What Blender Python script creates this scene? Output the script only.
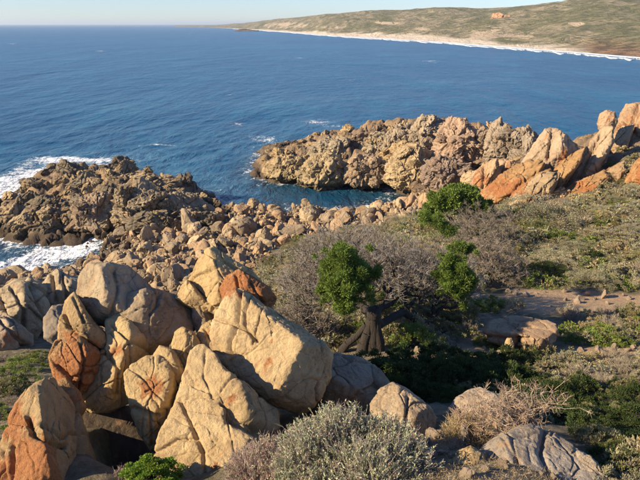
import bpy, math, random
import numpy as np
from math import radians, sin, cos, pi
for o in list(bpy.data.objects): bpy.data.objects.remove(o)
SC = bpy.context.scene
COL = SC.collection
# ------------------------------------------------------------------ camera
F = 615.0; PITCH = radians(19.35); CH = 25.0
CP, SP = cos(PITCH), sin(PITCH)
CAM = np.array([0, 0, CH])
cd = bpy.data.cameras.new('camera'); co = bpy.data.objects.new('camera', cd); COL.objects.link(co)
cd.sensor_width = 36; cd.lens = F/640*36; cd.clip_start = .1; cd.clip_end = 200000
co.location = (0, 0, CH); co.rotation_euler = (pi/2-PITCH, 0, 0)
SC.camera = co
# ------------------------------------------------------------------ light
SUN_EL = radians(27); SUN_AZ = math.atan2(-.948, -.318)      # azimuth of the vector TO the sun, from +Y clockwise
to_sun = np.array([sin(SUN_AZ)*cos(SUN_EL), cos(SUN_AZ)*cos(SUN_EL), sin(SUN_EL)])
w = bpy.data.worlds.new('World'); SC.world = w; w.use_nodes = True
nt = w.node_tree; nt.nodes.clear()
sky = nt.nodes.new('ShaderNodeTexSky'); sky.sky_type = 'NISHITA'; sky.sun_disc = False
sky.sun_elevation = SUN_EL; sky.sun_rotation = SUN_AZ % (2*pi)
sky.air_density = 1.0; sky.dust_density = .05; sky.ozone_density = 3.0; sky.altitude = 0
bg = nt.nodes.new('ShaderNodeBackground'); bg.inputs[1].default_value = .072
ow = nt.nodes.new('ShaderNodeOutputWorld')
tint = nt.nodes.new('ShaderNodeMix'); tint.data_type = 'RGBA'; tint.blend_type = 'MULTIPLY'; tint.inputs[0].default_value = 1; tint.inputs[7].default_value = (.80, .925, 1.24, 1)
nt.links.new(sky.outputs[0], tint.inputs[6]); nt.links.new(tint.outputs[2], bg.inputs[0]); nt.links.new(bg.outputs[0], ow.inputs[0])
sd = bpy.data.lights.new('sun', 'SUN'); sd.energy = 5.0; sd.angle = radians(.5); sd.color = (1, .81, .55)
so = bpy.data.objects.new('sun', sd); COL.objects.link(so)
from mathutils import Vector
so.rotation_euler = Vector(to_sun).to_track_quat('Z', 'Y').to_euler(); so.location = (-40, -20, 60)
SC.view_settings.view_transform = 'Standard'; SC.view_settings.look = 'None'
SC.view_settings.exposure = 1.0; SC.view_settings.gamma = 1
SC.render.engine = 'CYCLES'
SC.cycles.use_denoising = True; SC.cycles.max_bounces = 6; SC.cycles.volume_bounces = 0
SC.cycles.diffuse_bounces = 3; SC.cycles.glossy_bounces = 2; SC.cycles.transmission_bounces = 2

# ------------------------------------------------------------------ maths
def ray(px, py):
    u = (np.asarray(px, float)-320)/F; v = (np.asarray(py, float)-240)/F
    return np.stack([u, CP-v*SP, -SP-v*CP], -1)
def at(px, py, Y):
    d = ray(px, py); return CAM + d*(np.asarray(Y)/d[..., 1])[..., None]
def topix(P):
    q = P-CAM; f = q[..., 1]*CP - q[..., 2]*SP; up = q[..., 1]*SP + q[..., 2]*CP
    f = np.maximum(f, .1)
    return 320+F*q[..., 0]/f, 240-F*up/f
PERM = np.random.RandomState(7).permutation(256); PERM = np.concatenate([PERM, PERM, PERM]).astype(np.int64)
GR = np.random.RandomState(8).randn(256, 3); GR /= np.linalg.norm(GR, axis=1)[:, None]
RV = np.random.RandomState(9).rand(256, 3)
def perlin(P):
    i = np.floor(P).astype(np.int64); f = P-i; i &= 255
    u = f*f*f*(f*(f*6-15)+10)
    r = 0
    for dx in (0, 1):
        wx = u[:, 0] if dx else 1-u[:, 0]
        for dy in (0, 1):
            wy = u[:, 1] if dy else 1-u[:, 1]
            for dz in (0, 1):
                wz = u[:, 2] if dz else 1-u[:, 2]
                h = PERM[PERM[PERM[(i[:, 0]+dx) & 255]+((i[:, 1]+dy) & 255)]+((i[:, 2]+dz) & 255)]
                g = GR[h]
                r = r + wx*wy*wz*(g[:, 0]*(f[:, 0]-dx)+g[:, 1]*(f[:, 1]-dy)+g[:, 2]*(f[:, 2]-dz))
    return r*1.5
def fbm(P, o=4, ridge=False):
    a = 1; s = 0; t = 0
    for k in range(o):
        n = perlin(P*(2.03**k)+k*17.3)
        if ridge: n = 1-2*np.abs(n)
        s = s+a*n; t += a; a *= .5
    return s/t
def worley(P, jit=.9):
    i = np.floor(P).astype(np.int64); f = P-i
    F1 = np.full(len(P), 9.); F2 = np.full(len(P), 9.); ID = np.zeros(len(P), np.int64)
    for dx in (-1, 0, 1):
        for dy in (-1, 0, 1):
            for dz in (-1, 0, 1):
                h = PERM[PERM[PERM[(i[:, 0]+dx) & 255]+((i[:, 1]+dy) & 255)]+((i[:, 2]+dz) & 255)]
                q = np.array([dx, dy, dz])+.5+(RV[h]-.5)*jit-f
                d = np.sqrt((q*q).sum(1))
                m = d < F1
                F2 = np.where(m, F1, np.minimum(F2, d)); ID = np.where(m, h, ID); F1 = np.where(m, d, F1)
    return F1, F2, ID
def sstep(a, b, x):
    t = np.clip((x-a)/(b-a), 0, 1); return t*t*(3-2*t)
def inpoly(px, py, poly):
    r = np.zeros(np.shape(px), bool); n = len(poly)
    for k in range(n):
        x0, y0 = poly[k]; x1, y1 = poly[(k+1) % n]
        if y0 == y1: continue
        c = ((y0 > py) != (y1 > py)) & (px < (x1-x0)*(py-y0)/(y1-y0)+x0)
        r ^= c
    return r
def norm(v): return v/np.maximum(np.linalg.norm(v, axis=-1, keepdims=True), 1e-9)

# ------------------------------------------------------------------ mesh / object helpers
def mesh(name, V, Fc, mat=None, smooth=True, col=None, attrs=None):
    V = np.ascontiguousarray(V, np.float32); Fc = np.ascontiguousarray(Fc, np.int32)
    me = bpy.data.meshes.new(name); k = Fc.shape[1]
    me.vertices.add(len(V)); me.vertices.foreach_set('co', V.ravel())
    me.loops.add(Fc.size); me.loops.foreach_set('vertex_index', Fc.ravel())
    me.polygons.add(len(Fc)); me.polygons.foreach_set('loop_start', np.arange(0, Fc.size, k, dtype=np.int32))
    me.polygons.foreach_set('use_smooth', np.full(len(Fc), smooth, bool))
    me.update(calc_edges=True)
    c = np.ones((len(V), 4), np.float32)
    if col is not None: c[:, :3] = col
    a = me.attributes.new('col', 'FLOAT_COLOR', 'POINT'); a.data.foreach_set('color', c.ravel())
    for n_, v in (attrs or {}).items():
        a = me.attributes.new(n_, 'FLOAT', 'POINT'); a.data.foreach_set('value', np.ascontiguousarray(v, np.float32))
    if mat: me.materials.append(mat)
    return me
def link(name, me, loc=(0, 0, 0), parent=None, rot=(0, 0, 0), scale=(1, 1, 1), color=None):
    o = bpy.data.objects.new(name, me); COL.objects.link(o)
    o.location = tuple(map(float, loc)); o.rotation_euler = rot; o.scale = scale
    if color is not None: o.color = (*color, 1)
    if parent: o.parent = parent
    return o
def tag(o, label=None, cat=None, group=None, kind=None):
    if label: o['label'] = label
    if cat: o['category'] = cat
    if group: o['group'] = group
    if kind: o['kind'] = kind
    return o
def grid_faces(nr, nc):
    i = np.arange(nr-1)[:, None]*nc+np.arange(nc-1)[None, :]
    return np.stack([i, i+1, i+nc+1, i+nc], -1).reshape(-1, 4)
_cs = {}
def cubesphere(n):
    if n in _cs: return _cs[n]
    t = np.tan(np.linspace(-pi/4, pi/4, n+1)); A, B = np.meshgrid(t, t, indexing='ij'); o = np.ones_like(A)
    Vs = []; Fs = []; k = 0
    for s in (1, -1):
        for ax in range(3):
            q = [A, B*s, o*s]; q = q[-ax:]+q[:-ax]
            P = np.stack(q, -1).reshape(-1, 3)
            Vs.append(P); Fs.append(grid_faces(n+1, n+1)[:, ::-1]+k); k += len(P)
    V = norm(np.concatenate(Vs)); Fq = np.concatenate(Fs)
    key = np.round(V*1e5).astype(np.int64)
    _, idx, inv = np.unique(key, axis=0, return_index=True, return_inverse=True)
    inv = inv.ravel(); V = V[idx]; Fq = inv[Fq]
    a = V[Fq[:, 1]]-V[Fq[:, 0]]; b = V[Fq[:, 2]]-V[Fq[:, 0]]
    fl = (np.cross(a, b)*V[Fq[:, 0]]).sum(1) < 0
    Fq[fl] = Fq[fl][:, ::-1]
    _cs[n] = (V, Fq); return _cs[n]

# ------------------------------------------------------------------ materials
class NB:
    def __init__(s, name):
        s.m = bpy.data.materials.new(name); s.m.use_nodes = True; s.t = s.m.node_tree; s.t.nodes.clear()
        s.out = s.n('ShaderNodeOutputMaterial')
    def n(s, typ, ins=None, **kw):
        d = s.t.nodes.new(typ)
        for k, v in kw.items(): setattr(d, k, v)
        for k, v in (ins or {}).items(): s.set(d.inputs[k], v)
        return d
    def set(s, i, v):
        if hasattr(v, 'outputs'): v = v.outputs[0]
        if isinstance(v, bpy.types.NodeSocket): s.t.links.new(v, i)
        elif isinstance(v, tuple) and len(v) == 3 and i.type == 'RGBA': i.default_value = (*v, 1)
        else: i.default_value = v
    def noise(s, vec, scale, detail=4, rough=.55, dist=0):
        return s.n('ShaderNodeTexNoise', {'Vector': vec, 'Scale': scale, 'Detail': detail, 'Roughness': rough, 'Distortion': dist})
    def ramp(s, x, a, b, lo=0., hi=1.):
        return s.n('ShaderNodeMapRange', {0: x, 1: a, 2: b, 3: lo, 4: hi}, interpolation_type='SMOOTHSTEP').outputs[0]
    def mix(s, f, a, b, mode='MIX'):
        d = s.n('ShaderNodeMix', data_type='RGBA', blend_type=mode)
        s.set(d.inputs[0], f); s.set(d.inputs[6], a); s.set(d.inputs[7], b); return d.outputs[2]
    def math(s, op, a, b=0., c=0.):
        d = s.n('ShaderNodeMath', operation=op); s.set(d.inputs[0], a); s.set(d.inputs[1], b); s.set(d.inputs[2], c); return d.outputs[0]
    def attr(s, name, out='Fac'):
        return s.n('ShaderNodeAttribute', attribute_name=name).outputs[out]
    def bump(s, h, dist, strength=1., nrm=None):
        d = s.n('ShaderNodeBump', {'Height': h, 'Distance': dist, 'Strength': strength})
        if nrm is not None: s.set(d.inputs['Normal'], nrm)
        return d.outputs[0]
    def surf(s, sh): s.set(s.out.inputs[0], sh); return s.m

def rock_mat(name, k=1.0, world=False):
    """k: size of the grain; big boulders near the camera use 1, far crags a coarser one"""
    b = NB(name)
    co_ = b.n('ShaderNodeNewGeometry').outputs['Position'] if world else b.n('ShaderNodeTexCoord').outputs['Object']
    rnd = b.n('ShaderNodeObjectInfo')
    off = b.n('ShaderNodeVectorMath', {0: co_}, operation='ADD')
    r3 = b.n('ShaderNodeCombineXYZ', {0: b.math('MULTIPLY', rnd.outputs['Random'], 50.), 1: b.math('MULTIPLY', rnd.outputs['Random'], 23.)})
    b.set(off.inputs[1], r3)
    v = off.outputs[0]
    base = b.mix(1., rnd.outputs['Color'], b.attr('col', 'Color'), 'MULTIPLY')
    n1 = b.noise(v, .9*k, 5, .6, .4); n2 = b.noise(v, 4.5*k, 6, .65); n3 = b.noise(v, 22*k, 5, .7); n4 = b.noise(v, 70*k, 3, .7)
    c = b.mix(b.ramp(n1, .35, .68), base, b.mix(1., base, (.72, .68, .64), 'MULTIPLY'))
    c = b.mix(b.ramp(n2, .42, .7, 0, .55), c, b.mix(1., base, (1.22, 1.2, 1.15), 'MULTIPLY'))
    # iron stain
    n5 = b.noise(b.n('ShaderNodeMapping', {0: v, 3: (1.4, 1.4, .45)}), 2.1*k, 6, .74, .8)
    st = b.math('ADD', b.math('MULTIPLY', b.attr('stain'), 1.), b.math('MULTIPLY', b.math('SUBTRACT', n5, .5), 2.6))
    c = b.mix(b.ramp(n5, .54, .68, 0, .6), c, (.38, .215, .10))
    n6 = b.noise(v, 1.5*k, 6, .72, .8); c = b.mix(b.ramp(n6, .55, .66, 0, .6), c, b.mix(1., base, (.50, .46, .42), 'MULTIPLY'))
    c = b.mix(b.ramp(n6, .42, .30, 0, .55), c, b.mix(1., base, (1.25, 1.27, 1.3), 'MULTIPLY'))
    c = b.mix(b.ramp(st, .38, .72, 0, .88), c, b.mix(b.ramp(n3, .3, .7), (.42, .17, .055), (.27, .105, .045)))
    # grey/black lichen speckle
    vo = b.n('ShaderNodeTexVoronoi', {'Vector': v, 'Scale': 9*k, 'Randomness': 1.})
    sp = b.math('MULTIPLY', b.ramp(vo.outputs['Distance'], .34, .14), b.ramp(n1, .48, .62))
    c = b.mix(b.math('MULTIPLY', sp, .5), c, (.10, .095, .085))
    c = b.mix(b.ramp(n3, .56, .76, 0, .4), c, b.mix(1., base, (.42, .37, .32), 'MULTIPLY'))
    c = b.mix(b.ramp(n4, .55, .8, 0, .25), c, (.09, .075, .06))
    if world or k < 1:
        z = b.n('ShaderNodeSeparateXYZ', {0: b.n('ShaderNodeNewGeometry').outputs['Position']}).outputs[2]
        zz = b.math('ADD', z, b.math('MULTIPLY', b.math('SUBTRACT', n1, .5), 2.2))
        c = b.mix(b.ramp(zz, 1.15, .35, 0, .75), c, (.060, .045, .032))
    h = b.math('ADD', b.math('MULTIPLY', n2, .6), b.math('MULTIPLY', n3, .28))
    h = b.math('ADD', h, b.math('MULTIPLY', n4, .17))
    crk = b.n('ShaderNodeTexVoronoi', {'Vector': b.mix(.35, v, n2.outputs['Color']), 'Scale': 1.1*k}, feature='DISTANCE_TO_EDGE')
    h = b.math('ADD', h, b.math('MULTIPLY', b.ramp(crk.outputs['Distance'], 0., .035), .10))
    nr = b.bump(h, .16/k, .85)
    p = b.n('ShaderNodeBsdfPrincipled', {'Base Color': c, 'Roughness': .88, 'Normal': nr, 'Specular IOR Level': .25})
    return b.surf(p)
M_ROCK = rock_mat('weathered_granite', 1.0)
M_CRAG = rock_mat('shore_granite', .35)
M_STONE = rock_mat('beach_stone', .8)

def leaf_mat(name, trans=.25, rough=.7):
    b = NB(name)
    c = b.mix(1., b.n('ShaderNodeObjectInfo').outputs['Color'], b.attr('col', 'Color'), 'MULTIPLY')
    d = b.n('ShaderNodeBsdfPrincipled', {'Base Color': c, 'Roughness': rough, 'Specular IOR Level': .2})
    t = b.n('ShaderNodeBsdfTranslucent', {'Color': c})
    m = b.n('ShaderNodeMixShader', {0: trans, 1: d, 2: t})
    return b.surf(m)
M_LEAF = leaf_mat('foliage', .3)
M_TWIG = leaf_mat('dry_twig', .0, .9)
b = NB('bark'); tc = b.n('ShaderNodeTexCoord').outputs['Object']
mp = b.n('ShaderNodeMapping', {0: tc, 3: (1, 1, .25)})
n1 = b.noise(mp, 14, 6, .7)
M_BARK = b.surf(b.n('ShaderNodeBsdfPrincipled', {'Base Color': b.mix(n1, (.014, .011, .009), (.075, .060, .047)), 'Roughness': .95, 'Normal': b.bump(n1, .12, 1.)}))

# ------------------------------------------------------------------ ground shape
CT = []
def col_(px, rows):
    for Y, z in rows: CT.append(((px-320)/F/.95, math.log(Y), z))
col_(-220, [(3, 21), (5, 18.5), (12, 16), (20, 12), (30, 8), (45, 2), (58, -2), (75, -3), (110, -4)])
col_(-60, [(5, 19), (12, 16), (20, 13), (34, 8), (50, 2.5), (58, -.5), (64, -2), (72, -1), (82, .4), (92, -1.5), (110, -3)])
col_(0, [(3, 21), (5, 19), (9, 17.3), (11, 16.6), (18, 13.9), (24, 11.7), (34, 8.5), (48, 4), (58, .6), (63, -1.2), (68, -1.1), (75, .2), (83, .5), (89, -.5), (96, -2), (125, -4)])
col_(50, [(5, 19.3), (10, 17.2), (14, 15.5), (20, 13), (30, 9.5), (45, 5), (57, 2), (64, -.6), (69, -.3), (75, 1.2), (84, 1.5), (97, .8), (106, -.5), (116, -3)])
col_(95, [(60, 1.4), (65, -.3), (69, -.6), (75, .9)])
col_(130, [(5, 20), (10, 16.6), (14, 15.4), (20, 12.6), (30, 9.2), (45, 5.5), (60, 2.2), (66, .9), (70, .6), (77, 2), (90, 3), (104, 1.2), (113, -1), (124, -4)])
col_(180, [(78, 1.7), (86, 2.6), (95, .8), (101, -2)])
col_(225, [(5, 20), (8, 18), (10, 17.2), (14, 15.6), (20, 12.8), (30, 9.8), (45, 6), (60, 3.2), (72, 1.6), (80, .6), (87, -.8), (96, -2.2), (120, -4)])
col_(270, [(79, .7), (85, -.8), (96, -2.2), (101, -.5), (106, .6), (116, .8), (124, .2), (132, -2)])
col_(320, [(3, 21.5), (5, 20), (8, 18.2), (12, 16.4), (19, 14), (28, 11), (40, 8.5), (52, 5.5), (65, 3), (75, 1.2), (82, .1), (88, -2), (98, -1.5), (102, .4), (108, 2), (116, 3.2), (126, 3), (138, .5), (150, -3)])
col_(385, [(80, 1.), (86, -.3), (91, -1), (97, -.8), (101, .6), (108, 4.5)])
col_(425, [(5, 20), (8, 18.4), (10, 17.4), (14, 15.7), (19, 14.2), (27, 12.5), (37, 10.6), (55, 7.7), (70, 4.8), (82, 2.), (90, 1.5), (100, 3.2), (108, 5), (116, 6.3), (130, 4.5), (145, -1), (160, -4)])
col_(480, [(5, 20), (8, 18.4), (14, 15.7), (19, 14), (27, 12.2), (40, 10.3), (55, 8.5), (70, 6.4), (80, 5), (92, 5), (105, 6), (118, 5), (135, 1), (150, -4)])
col_(540, [(5, 20), (9, 17.9), (14, 15.5), (20, 13.5), (28, 12), (40, 10.3), (55, 9.2), (65, 8.8), (78, 8.5), (90, 6.5), (110, 3), (130, -3)])
col_(620, [(3, 21), (5, 19.5), (8, 18), (12, 16.3), (20, 13.7), (28, 11.8), (40, 10.3), (52, 10.), (60, 11.), (68, 12.4), (74, 13.2), (84, 12.5), (98, 7), (112, 0), (125, -4)])
col_(820, [(3, 21), (5, 19), (12, 16), (28, 12.5), (40, 12), (55, 13), (70, 15), (85, 15), (105, 8), (120, -2), (135, -5)])
CT = np.array(CT); KA, KL = 2.2, 1.5
Q = CT[:, :2]*[KA, KL]
def tpsk(d2): return .5*d2*np.log(d2+1e-12)
n = len(Q); D2 = ((Q[:, None]-Q[None])**2).sum(-1)
A = np.zeros((n+3, n+3)); A[:n, :n] = tpsk(D2)+np.eye(n)*2e-4; A[:n, n] = 1; A[:n, n+1:] = Q; A[n, :n] = 1; A[n+1:, :n] = Q.T
SOL = np.linalg.solve(A, np.concatenate([CT[:, 2], [0, 0, 0]]))
def base_h(a, L):
    q = np.stack([np.clip(a, -1.1, 1.1)*KA, L*KL], -1).reshape(-1, 2); r = np.empty(len(q))
    for s in range(0, len(q), 20000):
        c = q[s:s+20000]; d2 = ((c[:, None]-Q[None])**2).sum(-1)
        r[s:s+20000] = tpsk(d2)@SOL[:n]+SOL[n]+c@SOL[n+1:]
    return r.reshape(np.shape(a))
BEACH = [(-60, 300), (-60, 262), (20, 262), (90, 235), (150, 222), (215, 205), (225, 190), (400, 185), (470, 180), (445, 205), (425, 219), (380, 224), (310, 234), (275, 250), (262, 268), (220, 300), (80, 305)]
OUTC = [(420, 212), (462, 208), (490, 215), (555, 208), (580, 192), (600, 182), (612, 165), (660, 152), (660, 90), (380, 90), (380, 190)]
PATH = [[(462, 301), (520, 290), (600, 291), (640, 296), (660, 300), (660, 316), (600, 313), (566, 314), (545, 313), (500, 310), (470, 308)],
        [(395, 355), (440, 350), (480, 346), (560, 350), (655, 343), (655, 352), (560, 360), (470, 362), (400, 364)]]
NR, NA = 560, 520
tn = np.linspace(-1, 1, NA); AA = .62*tn+.48*tn**7
LL = np.linspace(math.log(3.2), math.log(165), NR)
Ag, Lg = np.meshgrid(AA, LL); Yg = np.exp(Lg); Xg = Ag*Yg
Zg = base_h(Ag, Lg)
Zg = np.where(Yg > 140, np.minimum(Zg, Zg*(1-(Yg-140)/25)-4*(Yg-140)/25), Zg); Zg = np.maximum(Zg, -5)
P = np.stack([Xg, Yg, Zg], -1).reshape(-1, 3)
px, py = topix(P); jx = perlin(P*.35)*14; jy = perlin(P*.35+40)*5
rock = (inpoly(px+jx, py+jy, BEACH) | inpoly(px+jx, py+jy, OUTC) | (P[:, 1] > 88) | ((P[:, 1] > 52) & (P[:, 0] < -22)))
# Rocky ground west of the heath (left of frame) as well
rock |= (P[:, 1] > 30) & (P[:, 0] < -.36*P[:, 1])
sand = inpoly(px+jx*.6, py+jy*.5, PATH[0]) | inpoly(px+jx*.6, py+jy*.5, PATH[1])
def blur(m, k):
    m = m.reshape(NR, NA).astype(float)
    for _ in range(k):
        m[1:-1] = (m[:-2]+2*m[1:-1]+m[2:])/4; m[:, 1:-1] = (m[:, :-2]+2*m[:, 1:-1]+m[:, 2:])/4
    return m.ravel()
rockS = blur(rock, 4); sandS = blur(sand, 3)
W2 = P.copy(); W2[:, 2] = 0
far = sstep(60, 75, P[:, 1])
f1, f2, idn = worley(W2*.55+fbm(W2*.5, 2)[:, None]*.35)
g1, g2, idg = worley(W2*.22+3+fbm(W2*.3+9, 2)[:, None]*.3)
lump = (1-f1)*.55+(RV[idn, 0]-.5)*.5-.35*np.exp(-((f2-f1)/.10)**2)
blump = ((1-g1)*1.0+(RV[idg, 1]-.5)*1.3-.9*np.exp(-((g2-g1)/.09)**2))
dz = rockS*(lump*(.45+.6*far)+far*blump*1.0+.5*far*fbm(W2*.9, 4, True)) - .3*rockS
dz += (1-rockS)*(fbm(W2*.4, 4)*.28*(1-.8*sandS)+fbm(W2*2.2, 3)*.06)
near = sstep(14, 8, P[:, 1]); dz *= (1-.5*near)
dz -= 3.6*np.exp(-(((P[:, 0]+3.6)/1.0)**2+((P[:, 1]-11.3)/1.3)**2)**2)   # hollow under the pile
wet = sstep(-1.5, .6, Zg.ravel())
P[:, 2] += dz*(.3+.7*wet)
TZ = P[:, 2].reshape(NR, NA)
def hgt(x, y):
    a = np.clip(np.asarray(x)/np.maximum(y, .1), -1.09, 1.09); L = np.clip(np.log(np.maximum(y, 3.2)), LL[0], LL[-1]-1e-6)
    ia = np.clip(np.interp(a, AA, np.arange(NA)), 0, NA-1.001); il = np.clip((L-LL[0])/(LL[1]-LL[0]), 0, NR-1.001)
    i, j = il.astype(int), ia.astype(int); fi, fj = il-i, ia-j
    return (TZ[i, j]*(1-fi)+TZ[i+1, j]*fi)*(1-fj)+(TZ[i, j+1]*(1-fi)+TZ[i+1, j+1]*fi)*fj
def hit(px, py):
    """first point of the ground on the ray through each pixel"""
    d = ray(px, py); Ys = np.exp(np.linspace(math.log(4), math.log(160), 700))
    X = d[..., 0:1]/d[..., 1:2]*Ys; Z = CH+d[..., 2:3]/d[..., 1:2]*Ys
    under = Z < hgt(X, np.broadcast_to(Ys, X.shape)); k = np.where(under.any(-1), under.argmax(-1), 699)
    Y = Ys[k]; return np.stack([d[..., 0]/d[..., 1]*Y, Y, hgt(d[..., 0]/d[..., 1]*Y, Y)], -1)
# ground material
b = NB('ground_soil_and_rock'); v = b.n('ShaderNodeNewGeometry').outputs['Position']
n1 = b.noise(v, .5, 5, .6); n2 = b.noise(v, 3., 6, .65); n3 = b.noise(v, 14, 5, .7)
soil = b.mix(b.ramp(n2, .35, .65), (.15, .12, .075), (.27, .225, .15)); soil = b.mix(b.ramp(n1, .5, .65, 0, .6), soil, (.085, .09, .04))
sandc = b.mix(b.ramp(n2, .3, .7), (.52, .365, .225), (.40, .275, .165)); sandc = b.mix(b.ramp(n3, .55, .7, 0, .6), sandc, (.17, .13, .09))
rk = b.mix(b.ramp(n1, .35, .65), (.33, .225, .13), (.20, .15, .10)); rk = b.mix(b.ramp(n2, .5, .7, 0, .8), rk, (.12, .09, .065)); rk = b.mix(b.ramp(n3, .5, .75, 0, .6), rk, (.40, .30, .19))
c = b.mix(b.attr('sand'), soil, sandc); c = b.mix(b.attr('rock'), c, rk)
z = b.n('ShaderNodeSeparateXYZ', {0: v}).outputs[2]
zz = b.math('ADD', z, b.math('MULTIPLY', b.math('SUBTRACT', n1, .5), 2.))
c = b.mix(b.ramp(zz, 1.3, .4, 0, .8), c, (.05, .038, .028))
h = b.math('ADD', b.math('MULTIPLY', n2, .6), b.math('MULTIPLY', n3, .35))
M_GROUND = b.surf(b.n('ShaderNodeBsdfPrincipled', {'Base Color': c, 'Roughness': .9, 'Specular IOR Level': .2, 'Normal': b.bump(h, .35, .9)}))
g = link('ground', mesh('ground', P, grid_faces(NR, NA), M_GROUND, True, attrs={'rock': rockS, 'sand': sandS}))
tag(g, 'steep coastal slope of soil, sand and bedrock falling to the sea', kind='structure')

# ------------------------------------------------------------------ sea
NRs, NAs = 520, 470
tn = np.linspace(-1, 1, NAs); As = .66*tn+1.0*tn**9
Ls = np.concatenate([np.linspace(math.log(38), math.log(800), 420), np.linspace(math.log(800), math.log(70000), NRs-420+1)[1:]])
Asg, Lsg = np.meshgrid(As, Ls); Ys = np.exp(Lsg); P = np.stack([Asg*Ys, Ys, np.zeros_like(Ys)], -1).reshape(-1, 3)
x, y = P[:, 0], P[:, 1]; rs = np.random.RandomState(3)
fade = sstep(900, 150, y)
bed = hgt(x, y); bed = np.where(y > 160, -5, bed)
shal = sstep(-3.5, -.6, bed)
Z = 0
for k in range(14):
    lam = 9*(.76**k); th = radians(-55)+rs.randn()*.45; kk = 2*pi/lam; ph = rs.rand()*6.3
    cell = y*.0085*1.2
    w_ = sstep(2.2, 5, lam/np.maximum(cell, .01))
    arg = kk*(x*cos(th)+y*sin(th))+ph+1.5*perlin(np.stack([x, y, 0*x+k], -1)*.02)
    Z = Z+w_*lam*.011*(1-np.abs(np.sin(arg/2)))*2
nz = fbm(np.stack([x*.05, y*.05, 0*x], -1), 3)
P[:, 2] = (Z-.25)*fade*(.8+1.0*nz)*(1-.55*shal)-.15
px, py = topix(P)
foam = np.zeros(len(P)); veil = np.zeros(len(P))
m = y < 180
fn = fbm(np.stack([x*.22, y*.22, 0*x], -1), 4)
foam += .48*sstep(-2.2, -.5, bed)*m
def blob(cx, cy, sx, sy, a, rot=0, v=False):
    global foam, veil
    c, s = cos(radians(rot)), sin(radians(rot)); u = ((px-cx)*c+(py-cy)*s)/sx; w_ = (-(px-cx)*s+(py-cy)*c)/sy
    e = a*np.exp(-(u*u+w_*w_))
    if v: veil += e
    else: foam += e
for q in [(-5, 192, 22, 10, .6), (20, 168, 22, 5, .5, -25), (60, 159, 22, 3, .6), (5, 184, 26, 6, .75), (35, 172, 26, 6, .65, -20), (85, 160, 40, 4, .55), (62, 176, 12, 5, .4), (125, 161, 30, 4, .3), (40, 258, 60, 6, .9, -14), (10, 272, 30, 5, .6, -10), (90, 243, 20, 4, .5, -15),
          (0, 236, 40, 5, .35), (237, 124, 9, 2.2, .62), (318, 122, 14, 2.6, .62), (335, 126, 16, 2, .45), (268, 141, 16, 4, .42), (258, 137, 22, 3, .36), (266, 152, 14, 2.2, .42),
          (250, 147, 14, 2, .3), (20, 193, 18, 4, .4), (205, 190, 22, 4, .16), (238, 190, 26, 4, .14), (395, 188, 20, 3, .1), (12, 44, 6, 1, .5), (100, 51, 7, .8, .5), (430, 61, 12, 1, .5), (350, 80, 9, .8, .35), (300, 58, 6, .7, .45), (170, 90, 8, .8, .2)]:
    blob(*q)
for q in [(30, 175, 60, 16, .8), (110, 160, 80, 10, .7), (215, 182, 55, 12, .75, 12), (255, 145, 50, 14, .55), (150, 150, 90, 16, .35), (40, 255, 80, 16, .8), (320, 125, 50, 6, .4), (235, 190, 30, 6, .35), (150, 105, 120, 8, .3), (430, 85, 90, 6, .2), (90, 130, 110, 8, .3), (330, 100, 80, 8, .22), (500, 112, 60, 6, .25)]:
    blob(*q, v=True) if len(q) == 6 else blob(*q, 0, True)
foam += fn*.3*(foam > .04)
foam = np.minimum(foam, .72)
wc = fbm(np.stack([x*.045, y*.16, 0*x+5], -1), 4)
foam += np.where((y > 100) & (y < 2500), sstep(.44, .62, wc)*.6, 0)
b = NB('sea_water'); gp = b.n('ShaderNodeNewGeometry').outputs['Position']
st_ = b.n('ShaderNodeMapping', {0: gp, 2: (0, 0, radians(-32)), 3: (1, .38, 1)})
w1 = b.noise(st_, .35, 5, .6, .6); w2 = b.noise(st_, 1.7, 4, .6, .3); w3 = b.noise(st_, .045, 4, .6, .5); w4 = b.noise(gp, .006, 4, .6, .8); w5 = b.noise(st_, .012, 5, .65, 1.)
deep = b.mix(b.ramp(w4, .35, .65), (.001, .053, .118), (.002, .070, .145))
deep = b.mix(b.ramp(w5, .45, .68, 0, .7), deep, (.006, .095, .17))
deep = b.mix(b.ramp(w3, .52, .72, 0, .55), deep, (.016, .125, .20))
deep = b.mix(b.math('MULTIPLY', b.attr('shallow'), .8), deep, (.022, .050, .075)); fa = b.attr('foam'); ve = b.attr('veil')
ff = b.noise(gp, 1.4, 8, .75, 1.5); fg = b.noise(gp, .28, 5, .65, 2.)
vf = b.math('MULTIPLY', ve, b.ramp(fg, .3, .66))
deep = b.mix(b.math('MULTIPLY', vf, .75), deep, (.10, .21, .27))
fm = b.math('ADD', fa, b.math('MULTIPLY', b.math('SUBTRACT', ff, .5), 2.2)); fm = b.math('ADD', fm, b.math('MULTIPLY', b.math('SUBTRACT', fg, .5), 1.3)); fmask = b.ramp(fm, .42, .80)
c = b.mix(fmask, deep, (.80, .82, .82))
hh = b.math('ADD', b.math('MULTIPLY', w1, 1.6), b.math('MULTIPLY', w2, .55)); hh = b.math('ADD', hh, b.math('MULTIPLY', w3, 5.)); hh = b.math('ADD', hh, b.math('MULTIPLY', w5, 9.))
rough = b.math('ADD', .26, b.math('MULTIPLY', fmask, .6))
M_SEA = b.surf(b.n('ShaderNodeBsdfPrincipled', {'Base Color': c, 'Roughness': rough, 'IOR': 1.33, 'Specular IOR Level': .3, 'Normal': b.bump(hh, .55, .9)}))
sea = link('sea', mesh('sea', P, grid_faces(NRs, NAs), M_SEA, True, attrs={'foam': foam, 'veil': veil, 'shallow': shal}))
tag(sea, 'deep blue sea with wind ripples and white foam along the rocks', kind='structure')

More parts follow.
